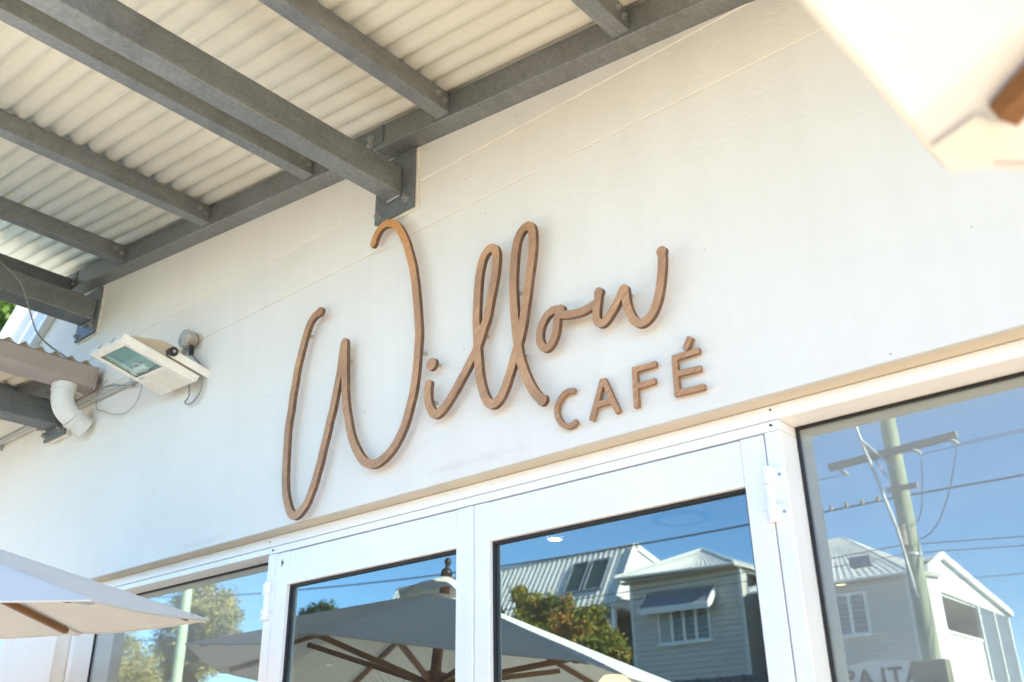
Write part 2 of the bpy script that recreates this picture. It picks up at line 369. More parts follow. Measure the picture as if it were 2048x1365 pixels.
# ================================================================== CAFE BUILDING
ZS, J1, J2, TOP = 2.427, 3.3815, 3.588, 6.6      # underside of the wall, two seams, parapet
bld = thing('cafe_building', 'white rendered cafe building with timber lettering over its glass doors', 'building')
def wall_panel(poly, y0=0., y1=.2, name='wall_panel'):
    m = MB(); m.prism(poly, 'y', y0, y1); return m.build(name, M['render'], bld, bevel=.003)
wall_panel([(-4.98, ZS), (7, ZS), (7, J1-.0001), (-4.98, J1-.0001)])
wall_panel([(-4.98, J1+.0001), (7, J1+.0001), (7, J2-.0001), (-4.98, J2-.0001)], -.0038)
wall_panel([(-4.98, J2+.0001), (7, J2+.0001), (7, TOP), (-4.98, TOP)], -.0072)
wall_panel([(-4.982, ZS), (-4.982, 4.645), (-7.7, 2.47), (-7.7, ZS)], .001, .2)           # raked end
wall_panel([(-4.965, 0.1), (-4.40, 0.1), (-4.40, ZS), (-4.965, ZS)], 0, .2)                # pier
wall_panel([(2.2, 0.1), (7, 0.1), (7, ZS), (2.2, ZS)], 0, .2)
wall_panel([(-9.5, 0.1), (-7.7, 0.1), (-7.7, ZS), (-9.5, ZS)], 0, .2)
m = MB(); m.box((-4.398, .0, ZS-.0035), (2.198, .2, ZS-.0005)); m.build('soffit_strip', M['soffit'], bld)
m = MB(); m.prism([(-6.9, 3.10), (-4.99, 4.64), (-4.99, 4.70), (-6.9, 3.16)], 'y', -.05, .2); m.build('barge_board', M['alu'], bld, bevel=.004)
m = MB(); m.prism([(-6.7, 2.70), (-4.99, 4.105), (-4.99, 4.165), (-6.7, 2.76)], 'y', -.045, .0); m.build('rake_trim', M['alu'], bld, bevel=.003)
m = MB(); m.prism([(-6.9, 2.82), (-4.99, 4.43), (-4.99, 4.445), (-6.9, 2.835)], 'y', -.012, .0); m.build('rake_trim', M['alu'], bld)
m = MB(); m.prism([(-6.9, 2.83), (-4.985, 4.18), (-4.985, 4.62), (-6.9, 3.07)], 'y', -.008, .0); m.build('cladding_panel', M['clad'], bld)
# the room behind the glass
m = MB(); m.box((-9.4, .21, .1), (7, 7.0, .12)); m.build('interior_floor', M['in_floor'], bld)
m = MB(); m.box((-9.4, .21, 2.75), (7, 7.0, 2.80)); m.build('interior_ceiling', M['in_ceil'], bld)
m = MB(); m.box((-9.4, 7.0, .1), (7, 7.1, 2.8)); m.build('interior_wall', M['in_wall'], bld)
m = MB(); m.box((-9.5, .2, .1), (-9.4, 7.1, 2.8)); m.build('interior_wall', M['in_wall'], bld)
m = MB(); m.box((7, .2, .1), (7.1, 7.1, 2.8)); m.build('interior_wall', M['in_wall'], bld)
m = MB(); m.box((-5.0, .25, 2.47), (2.6, .42, 2.75)); m.build('interior_bulkhead', M['in_ceil'], bld)
m = MB(); m.box((-4.97, .2, 2.802), (7.1, 9.0, 6.4)); m.build('upper_storey', M['render'], bld)

# ================================================================== SHOPFRONT JOINERY
YF, YG = .065, .160                                  # frame face, window glass
def frame_piece(parent, a, b, name='frame_member', bev=.0025):
    m = MB(); m.box(a, b); return m.build(name, M['alu'], parent, bevel=bev)
fr = thing('door_frame', 'white aluminium door frame around the pair of glass doors', 'door frame', (-1.94, .1, .1))
frame_piece(fr, (-4.395, YF-.004, 2.3858), (2.195, .19, 2.4225), 'head_cap')
frame_piece(fr, (-2.962, YF, 2.3595), (-.928, .185, 2.3845), 'head_rail')
frame_piece(fr, (-2.962, YF, .1), (-2.9165, .185, 2.3585), 'jamb')
frame_piece(fr, (-.9705, YF, .1), (-.928, .185, 2.3585), 'jamb')
m = MB(); m.box((-2.9165, .115, 2.33), (-.9705, .18, 2.359)); m.build('door_stop', M['dark_gap'], fr)
m = MB()
for x in (-2.94, -2.94, -.944): pass
for x, z in ((-2.935, 2.372), (-2.955, 2.405), (-.944, 2.411), (-.949, 2.373)): m.cyl((x, YF-.0052, z), (x, YF+.004, z), .003, 8)
m.build('screw_hole', M['dark_gap'], fr)
def glass_pane(parent, x0, x1, z0, z1, y, mat):
    m = MB(); m.box((x0, y, z0), (x1, y+.008, z1))
    for i in range(len(m.mi)): m.mi[i] = 1
    m.mi[2] = 0                                        # the outer face carries the coating
    return m.build('glass', [mat, M['clear']], parent, recalc=True)
def gasket(parent, x0, x1, z0, z1, y, w, dep=.01):
    m = MB(); m.box((x0, y-dep, z1-w), (x1, y, z1)); m.box((x0, y-dep, z0), (x0+w, y, z1-w)); m.box((x1-w, y-dep, z0), (x1, y, z1-w)); m.box((x0+w, y-dep, z0), (x1-w, y, z0+w))
    return m.build('gasket', M['gasket'], parent)
def door(label, x0, x1, s_l, s_r, hinge_left):
    d = thing('glass_door', label, 'door', ((x0+x1)/2, .09, .1))
    zt, zb, zr = 2.3562, .115, 2.2375
    yb = .112
    frame_piece(d, (x0, YF, zb), (s_l, yb, zt), 'stile'); frame_piece(d, (s_r, YF, zb), (x1, yb, zt), 'stile')
    frame_piece(d, (s_l+.0008, YF+.0012, zr), (s_r-.0008, yb, zt-.001), 'top_rail')
    frame_piece(d, (s_l+.0008, YF+.0012, zb), (s_r-.0008, yb, .32), 'bottom_rail')
    gasket(d, s_l, s_r, .32, zr, YF+.026, .009, .010)
    glass_pane(d, s_l+.002, s_r-.002, .322, zr-.002, YF+.0265, M['door_glass'])
    return d
d1 = door('left glass door, the tilted canopy reflected over its pane', -2.9135, -1.9385, -2.842, -2.0105, True)
d2 = door('right glass door, reflecting houses and an autumn tree', -1.9355, -.974, -1.8765, -1.0375, False)
m = MB(); m.box((-1.967, YF-.0035, .115), (-1.9385, YF+.002, 2.3555)); m.build('meeting_strip', M['alu'], d1, bevel=.002)
m = MB()
for k in range(14):
    t = random.random()*6.28; r = random.random()*.010; m.cyl((-2.874+r*math.cos(t)*.7, YF-.0006, 2.317+r*math.sin(t)*1.3), (-2.874+r*math.cos(t)*.7, YF+.001, 2.317+r*math.sin(t)*1.3), .0035, 8)
m.build('old_screw_patch', M['pole'], d1)
def hinge(door_o, x, zc, s):
    h = MB(); H = .066
    h.cyl((x, YF-.010, zc+.024), (x, YF-.010, zc+H), .0125, 16); h.cyl((x, YF-.010, zc-H), (x, YF-.010, zc-.024), .0125, 16)
    o = h.build('hinge', M['alu'], door_o)
    c = MB(); c.cyl((x, YF-.010, zc-.023), (x, YF-.010, zc+.023), .0108, 16); c.box((x, YF-.004, zc-.035), (x-s*.030, YF-.0005, zc+.035)); c.build('hinge_knuckle', M['alu'], o)
    for q in (1, -1):
        f = MB(); f.box((x, YF-.004, zc+q*.045-.02), (x+s*.040, YF-.0005, zc+q*.045+.02)); f.build('hinge_flap', M['alu'], o, bevel=.001)
        sc = MB(); sc.cyl((x+s*.027, YF-.0055, zc+q*.045), (x+s*.027, YF-.001, zc+q*.045), .0042, 10); sc.build('screw', M['bolt'], o)
hinge(d2, -.970, 2.203, 1); hinge(d1, -2.937, 2.190, -1)

def window(label, x0, x1, ztop, mull=True):
    w = thing('shop_window', label, 'window', ((x0+x1)/2, .11, .1))
    return w
w1 = window('large fixed shop window right of the doors, reflecting a power pole', -.926, 2.19, 2.385)
frame_piece(w1, (2.15, YF, .1), (2.19, .245, 2.384), 'frame_member'); frame_piece(w1, (-.925, YF, .1), (2.149, .245, .3), 'sill')
gasket(w1, -.9265, 2.15, .3, 2.3845, YG-.001, .007, .007); glass_pane(w1, -.925, 2.149, .302, 2.383, YG, M['win_glass'])
w2 = window('fixed shop window left of the doors, half covered by the canopy', -4.38, -2.965, 2.362)
frame_piece(w2, (-4.395, YF, 2.3625), (-2.9645, .245, 2.3845), 'frame_member'); frame_piece(w2, (-4.395, YF, .1), (-4.360, .245, 2.361), 'frame_member')
frame_piece(w2, (-4.385, YF-.004, .1), (-4.372, YF-.0002, 2.3605), 'frame_bead')
frame_piece(w2, (-4.36, YF, .1), (-2.965, .245, .3), 'sill')
gasket(w2, -4.361, -2.9635, .3, 2.3625, YG-.001, .007, .007); glass_pane(w2, -4.359, -2.965, .302, 2.36, YG, M['win_glass'])
w3 = window('sliver of a further window at the left edge, past the pier', -7.65, -4.97, 2.385)
frame_piece(w3, (-7.69, YF, 2.362), (-4.975, .245, 2.42), 'frame_member'); frame_piece(w3, (-7.69, YF, .1), (-7.65, .245, 2.361), 'frame_member'); frame_piece(w3, (-7.649, YF, .1), (-4.97, .245, .3), 'sill')
glass_pane(w3, -7.648, -4.972, .302, 2.36, YG, M['win_glass'])

# ================================================================== STEEL AWNING
SL = .115
def zf(x): return 3.716 - SL*(x+1.92)
YO = -1.5
aw = thing('steel_awning', 'galvanised steel awning with cream corrugated sheeting over the lettering', 'awning', (-1, -.7, 3.6))
def sloped_profile(name, prof, x0, x1, mat, bev=.003):
    """profile in (y, dz) swept along the roof slope"""
    m = MB(); n = len(prof); vs = []
    for x in (x0, x1): vs += [(x, y, zf(x)+dz) for y, dz in prof]
    m.add(vs, [tuple(range(n)), tuple(range(2*n-1, n-1, -1))] + [(i, n+i, n+(i+1) % n, (i+1) % n) for i in range(n)])
    return m.build(name, mat, aw, bevel=bev)
chan = [(-.004, 0), (-.086, 0), (-.088, .002), (-.088, .098), (-.086, .1), (-.004, .1), (-.004, .094), (-.080, .094), (-.080, .006), (-.004, .006)]
LX = (-4.87, -2.305, -2.295, 3.9)
sloped_profile('ledger', chan, LX[0], -2.300, M['galv'], 0.004)
sloped_profile('ledger', chan, -2.2985, LX[3], M['galv'], 0.004)
out_ch = [(YO+.004, 0), (YO+.086, 0), (YO+.086, .006), (YO+.01, .006), (YO+.01, .094), (YO+.086, .094), (YO+.086, .1), (YO+.004, .1)]
sloped_profile('edge_channel', out_ch, LX[0], LX[3], M['galv'], 0)
def bolt(parent, p, d, r=.011, h=.009, mat='bolt'):
    p = Vector(p); d = Vector(d).normalized(); m = MB()
    m.cyl(p - d*.002, p + d*.0025, r*1.45, 14, mi=0); m.cyl(p + d*.0025, p + d*(.0025+h), r, 6, mi=0, smooth=False); m.cyl(p + d*(.0025+h), p + d*(.006+h), r*.5, 8)
    return m.build('bolt', M[mat], parent)
# purlins: C sections, web towards +x, open towards -x
PW, PH = .057, .084
for k in range(-4, 8):
    xr = -1.160 + k*.757*1.0
    xr = {-4: -4.180, -3: -3.420, -2: -2.677, -1: -1.914, 0: -1.160}.get(k, -1.16+k*.757)
    if xr > 3.8: continue
    zb = zf(xr)+.014
    prof = [(xr, zb), (xr, zb+PH), (xr-PW, zb+PH), (xr-PW, zb+PH-.014), (xr-PW+.004, zb+PH-.014), (xr-PW+.004, zb+PH-.004), (xr-.004, zb+PH-.004), (xr-.004, zb+.004), (xr-PW+.004, zb+.004), (xr-PW+.004, zb+.014), (xr-PW, zb+.014), (xr-PW, zb)]
    m = MB(); m.prism(prof, 'y', -.0895, YO+.012); p = m.build('purlin', M['galv'], aw, bevel=.0035, seg=2)
    for yy, zz in ((-.145, .052), (-.113, .040)): bolt(p, (xr, yy, zb+zz), (1, 0, 0), .0085, .006)
# roof sheets: real corrugations, 76 mm pitch, running down the slope
def sheet(parent, y0, y1, x0, x1, dz, zfun, mat):
    m = MB(); n = int(round((y0-y1)/.076*10)); vs = []
    for x in (x0, x1):
        for i in range(n+1):
            y = y0 + (y1-y0)*i/n; vs.append((x, y, zfun(x) + dz + .0112*(math.cos(2*math.pi*(y/.076)) + .2*math.cos(4*math.pi*(y/.076)))))
    fs = [(i, i+1, n+2+i, n+1+i) for i in range(n)]
    m.add(vs, fs, 0, True); o = m.build('roof_sheet', mat, parent, recalc=False)
    sd = o.modifiers.new('thickness', 'SOLIDIFY'); sd.thickness = .0008; sd.offset = 1
    return o
for y0, y1, dz in ((-.006, -.796, 0), (-.760, -1.56, .0016)):
    sheet(aw, y0, y1, -4.95, 3.95, .014+PH+.0098+dz, zf, M['sheet'])
# main cantilever beams with their wall plates
def cantilever(parent, x0, x1, z0, z1, px0, px1, pz0, pz1, yo=YO):
    b = MB(); b.box((x0, yo, z0), (x1, -.0285, z1)); o = b.build('beam', M['galv'], parent, bevel=.007, seg=3)
    p = MB(); p.box((px0, -.028, pz0), (px1, -.016, pz1)); pl = p.build('wall_plate', M['galv_dark'], parent, bevel=.0015)
    q = MB(); q.box((px0+.004, -.0155, pz0-.009), (px1+.009, -.0048, pz1)); q.build('packing_board', M['cream_paint'], parent, bevel=.001)
    w = MB(); w.tube([(x0+.004, -.034, z0-.003), (x1-.004, -.034, z0-.003)], .004, 8); w.build('weld_bead', M['galv_light'], pl)
    for bx, bz in ((px0+.022, pz0+.028), (px1-.035, pz0+.045)):
        bo = bolt(pl, (bx, -.028, bz), (0, -1, 0), .012, .012)
    return o
cantilever(aw, -2.2885, -2.2105, 3.5495, 3.667, -2.357, -2.152, 3.478, 3.735)
cantilever(aw, -4.668, -4.541, 3.802, 3.924, -4.735, -4.526, 3.732, 4.0)
for x0, x1, zz in ((-2.445, -2.257, 3.765),):
    m = MB(); m.box((x0, -.0935, zf(x0)-.0), (x1, -.0885, zf(x1)+.099)); c = m.build('cleat', M['galv_dark'], aw, bevel=.002)
    bolt(c, (-2.325, -.0935, 3.815), (0, -1, 0), .0105, .008); bolt(c, (-2.325, -.0935, 3.782), (0, -1, 0), .0105, .008)
m = MB(); m.box((-4.79, -.0935, 4.03), (-4.705, -.0885, 4.13)); c = m.build('cleat', M['galv_dark'], aw)
bolt(c, (-4.725, -.0935, 4.085), (0, -1, 0), .010, .008); bolt(c, (-4.725, -.0935, 4.055), (0, -1, 0), .010, .008)
m = MB(); m.box((-4.80, YO, 4.0), (-4.74, -.09, 4.09)); m.build('end_purlin', M['galv_dark'], aw, bevel=.003)

# ================================================================== LOWER SIDE AWNING
def zs(x): return 3.435 - .115*(x+4.40)
sa = thing('side_awning', 'lower corrugated awning with brown gutter and white elbow beside the floodlight', 'awning', (-6, -.8, 3.5))
for y0, y1, dz in ((-.02, -.796, 0), (-.76, -1.56, .0016)): sheet(sa, y0, y1, -9.0, -4.43, .075+dz, zs, M['sheet'])
m = MB()
gp = [(-4.475, 3.485), (-4.475, 3.375), (-4.465, 3.362), (-4.385, 3.362), (-4.368, 3.372), (-4.360, 3.392), (-4.360, 3.470), (-4.366, 3.476), (-4.372, 3.470), (-4.370, 3.396), (-4.380, 3.378), (-4.39, 3.374), (-4.462, 3.374), (-4.467, 3.38), (-4.467, 3.485)]
m.prism(gp, 'y', -.052, -1.7); gt = m.build('gutter', M['gutter'], sa, bevel=.002)
m = MB(); m.box((-4.478, -.0515, 3.359), (-4.358, -.040, 3.480)); m.build('gutter_end', M['gutter'], gt, bevel=.004)
def elbow():
    m = MB(); X = -4.418
    path = [(X, -.168, 3.362), (X, -.168, 3.315)]
    for k in range(1, 9):
        t = math.radians(k*8.0); path.append((X, -.168+.11*(1-math.cos(t)), 3.315-.11*math.sin(t)))
    d = Vector((0, math.sin(t), -math.cos(t))); e = Vector(path[-1])
    m.tube([(X, -.168, 3.366), (X, -.168, 3.330)], .057, 24); m.tube(path, .052, 24)
    m.tube([e, e+d*.02], .057, 24); m.tube([e+d*.018, e+d*.085], .051, 24)
    return m
elbow().build('elbow_pipe', M['pvc'], sa)
b = MB(); b.box((-4.835, YO, 3.262), (-4.705, -.03, 3.385)); b.build('beam', M['galv_dark'], sa, bevel=.006, seg=3)
b = MB(); b.box((-4.868, -.03, 3.205), (-4.648, -.018, 3.41)); pl = b.build('wall_plate', M['galv_dark'], sa, bevel=.0015)
b = MB(); b.box((-4.866, -.0175, 3.196), (-4.638, -.004, 3.41)); b.build('packing_board', M['cream_paint'], sa)
bolt(pl, (-4.845, -.03, 3.238), (0, -1, 0), .014, .018); bolt(pl, (-4.70, -.03, 3.245), (0, -1, 0), .014, .014)
for xr in (-5.2, -5.95, -6.7, -7.45, -8.2):
    m = MB(); zb = zs(xr)-.02; m.box((xr-.055, YO, zb), (xr, -.09, zb+.083)); m.build('purlin', M['galv_dark'], sa, bevel=.003)
m = MB(); m.add([(-8.9, -.088, zs(-8.9)-.03), (-4.5, -.088, zs(-4.5)-.03), (-4.5, -.088, zs(-4.5)+.06), (-8.9, -.088, zs(-8.9)+.06), (-8.9, -.004, zs(-8.9)-.03), (-4.5, -.004, zs(-4.5)-.03), (-4.5, -.004, zs(-4.5)+.06), (-8.9, -.004, zs(-8.9)+.06)],
      [(0,1,2,3),(7,6,5,4),(0,4,5,1),(1,5,6,2),(2,6,7,3),(3,7,4,0)]); m.build('ledger', M['galv_dark'], sa)

# ================================================================== FLOODLIGHT, JUNCTION BOX, PIPES
fl = thing('floodlight', 'white floodlight on a U bracket pointing down from the wall', 'floodlight', (-3.6, -.05, 3.2))
fx = Vector((-3.57, -.045, 3.158)); tilt = math.radians(21)
ux = Vector((-1, 0, .04)).normalized()                    # across
uo = Vector((-.33, -math.cos(tilt), math.sin(tilt)+.05)).normalized()     # outwards
un = ux.cross(uo).normalized()
if un.z < 0: un = -un
def FP(a, b, c): return fx + ux*a + uo*b + un*c
def fbox(m, a0, a1, b0, b1, c0, c1, mi=0):
    m.add([FP(a, b, c) for c in (c0, c1) for a, b in ((a0, b0), (a1, b0), (a1, b1), (a0, b1))], [(0,3,2,1),(4,5,6,7),(0,1,5,4),(1,2,6,5),(2,3,7,6),(3,0,4,7)], mi)
W, Lh = .13, .335
m = MB()
# front frame: rim with a window in the outer half
fbox(m, -W, W, 0, .135, -.012, .012); fbox(m, -W, -W+.024, .135, Lh, -.012, .012); fbox(m, W-.024, W, .135, Lh, -.012, .012); fbox(m, -W+.024, W-.024, Lh-.03, Lh, -.012, .012)
fbox(m, -W-.006, W+.006, -.004, 0, -.006, .024); fbox(m, -W-.006, -W, 0, Lh, .004, .024); fbox(m, W, W+.006, 0, Lh, .004, .024); fbox(m, -W-.006, W+.006, Lh, Lh+.006, -.01, .024)
ff = m.build('front_frame', M['cream_paint'], fl, bevel=.004)
m = MB()
for k in range(9): fbox(m, -W+.012, W-.012, .012+k*.0125, .012+k*.0125+.0045, -.0142, -.0118)
m.build('cooling_rib', M['cream_paint'], ff)
m = MB(); fbox(m, W-.075, W-.03, .118, .128, -.0132, -.0118); m.build('clip', M['steel'], ff)
for a in (-.055, .055):
    m = MB(); fbox(m, a-.012, a+.012, Lh+.006, Lh+.010, -.004, .02); m.build('latch', M['steel'], ff)
m = MB(); fbox(m, -W+.022, W-.022, .133, Lh-.028, -.004, -.002); m.mi = [0, 1, 1, 1, 1, 1]; m.build('glass', [M['lamp_glass'], M['clear']], fl)
m = MB(); fbox(m, -W+.020, -W+.026, .131, Lh-.026, -.0085, -.003); fbox(m, W-.026, W-.020, .131, Lh-.026, -.0085, -.003); fbox(m, -W+.026, W-.026, .131, .137, -.0085, -.003); fbox(m, -W+.026, W-.026, Lh-.032, Lh-.026, -.0085, -.003); m.build('glass_seal', M['olive'], fl)
m = MB()                                                     # back housing: low wedge
prof = [(0.0, .024), (.05, .060), (.13, .098), (.20, .092), (Lh, .026)]
n = len(prof); vs = [FP(-W+.008, p, c) for p, c in prof] + [FP(W-.008, p, c) for p, c in prof]
m.add(vs, [tuple(range(n)), tuple(range(2*n-1, n-1, -1))] + [(i, n+i, n+i+1, i+1) for i in range(n-1)]); m.build('housing', M['tan_cast'], fl, bevel=.004)
m = MB(); bowl = []
fbox(m, -W+.03, W-.03, .14, Lh-.035, .012, .016); m.build('reflector', M['reflector'], fl)
m = MB(); c = FP(.02, .165, .006); m.tube([c+ux*.05, c-ux*.05], .02, 16); m.tube([c+ux*.056, c+ux*.05], .026, 16); m.build('lamp_tube', M['reflector'], fl)
m = MB(); m.tube([FP(.02+.03*math.cos(t), .17+.03*math.sin(t), .002) for t in (k*.4 for k in range(17))], .006, 8); m.build('lamp_holder', M['porcelain'], fl)
# U bracket: two arms and the bar against the wall
m = MB(); fbox(m, -W-.018, -W-.012, -.045, .155, .030, .066); fbox(m, W+.012, W+.018, -.045, .155, .030, .066); fbox(m, -W-.018, W+.018, -.051, -.045, .030, .066); m.build('bracket', M['cream_paint'], fl, bevel=.002)
for s in (-1, 1):
    m = MB(); m.cyl(FP(s*(W+.004), .148, .05), FP(s*(W+.034), .148, .05), .020, 20); k = m.build('pivot_knob', M['black'], fl)
    m = MB(); m.cyl(FP(s*(W+.034), .148, .05), FP(s*(W+.038), .148, .05), .007, 10); m.build('bolt', M['bolt'], k)
m = MB(); m.tube(soft([FP(-.06, .0, .02), Vector((-3.51, -.025, 3.11)), Vector((-3.545, -.02, 3.085)), Vector((-3.49, -.02, 3.07)), Vector((-3.43, -.02, 3.12)), Vector((-3.44, -.03, 3.22)), Vector((-3.50, -.03, 3.28)), Vector((-3.525, -.032, 3.30))]), .0034, 8); m.build('flex', M['cable'], fl)

jb = MB(); jb.lathe([(0, .056), (.040, .056), (.042, .052), (.042, .045), (.039, .043), (.039, .004), (.0, .004)], (-3.562, -.004, 3.383), 24, axis='y')
jo = tag(jb.build('junction_box', M['dirty_pvc']), 'round grey white junction box on the wall above the floodlight', 'junction box')
for s in (-1, 1):
    m = MB(); m.cyl((-3.562+s*.031, -.060, 3.383+s*.01), (-3.562+s*.031, -.063, 3.383+s*.01), .005, 8); m.build('screw', M['bolt'], jo)
m = MB(); m.cyl((-3.535, -.03, 3.345), (-3.525, -.032, 3.30), .011, 10); m.build('cable_gland', M['black'], jo)
m = MB(); m.tube([(-3.60, -.018, 3.36), (-3.68, -.016, 3.322), (-4.2, -.014, 3.325), (-4.9, -.014, 3.333), (-5.6, -.014, 3.34), (-6.6, -.014, 3.34)], .0105, 10)
co = tag(m.build('conduit', M['grey_pvc']), 'grey conduit running along the wall from the junction box', 'conduit')
for x in (-4.05, -4.62, -4.97, -5.45):
    m = MB(); m.box((x-.009, -.028, 3.300), (x+.009, -.001, 3.345)); m.cyl((x, -.028, 3.305), (x, -.036, 3.298), .006, 8); m.build('saddle_clip', M['grey_pvc'], co, bevel=.002)
m = MB(); m.tube(soft([(-3.72, -.02, 3.33), (-4.02, -.022, 3.30), (-4.3, -.02, 3.365), (-4.8, -.014, 3.375), (-6.4, -.012, 3.375)]), .0042, 6)
tag(m.build('wall_cable', M['cable']), 'thin grey cable beside the conduit on the wall', 'cable')
m = MB(); m.tube(soft([(-4.53, -.62, 3.93), (-4.51, -.535, 3.915), (-4.50, -.44, 3.85), (-4.495, -.375, 3.73), (-4.49, -.30, 3.60), (-4.46, -.16, 3.52), (-4.42, -.10, 3.49)]), .004, 6)
tag(m.build('loose_cable', M['cable']), 'thin dark cable drooping from the upper awning beam to the gutter', 'cable')
m = MB(); m.tube(soft([(-3.86, -.06, 3.29), (-3.93, -.035, 3.20), (-4.05, -.02, 3.17), (-4.17, -.02, 3.19), (-4.27, -.02, 3.23), (-4.36, -.02, 3.27), (-4.37, -.02, 3.36), (-4.3, -.02, 3.40)]), .0020, 6)
tag(m.build('looped_cable', M['cable']), 'thin cable looping from the floodlight towards the elbow pipe', 'cable')

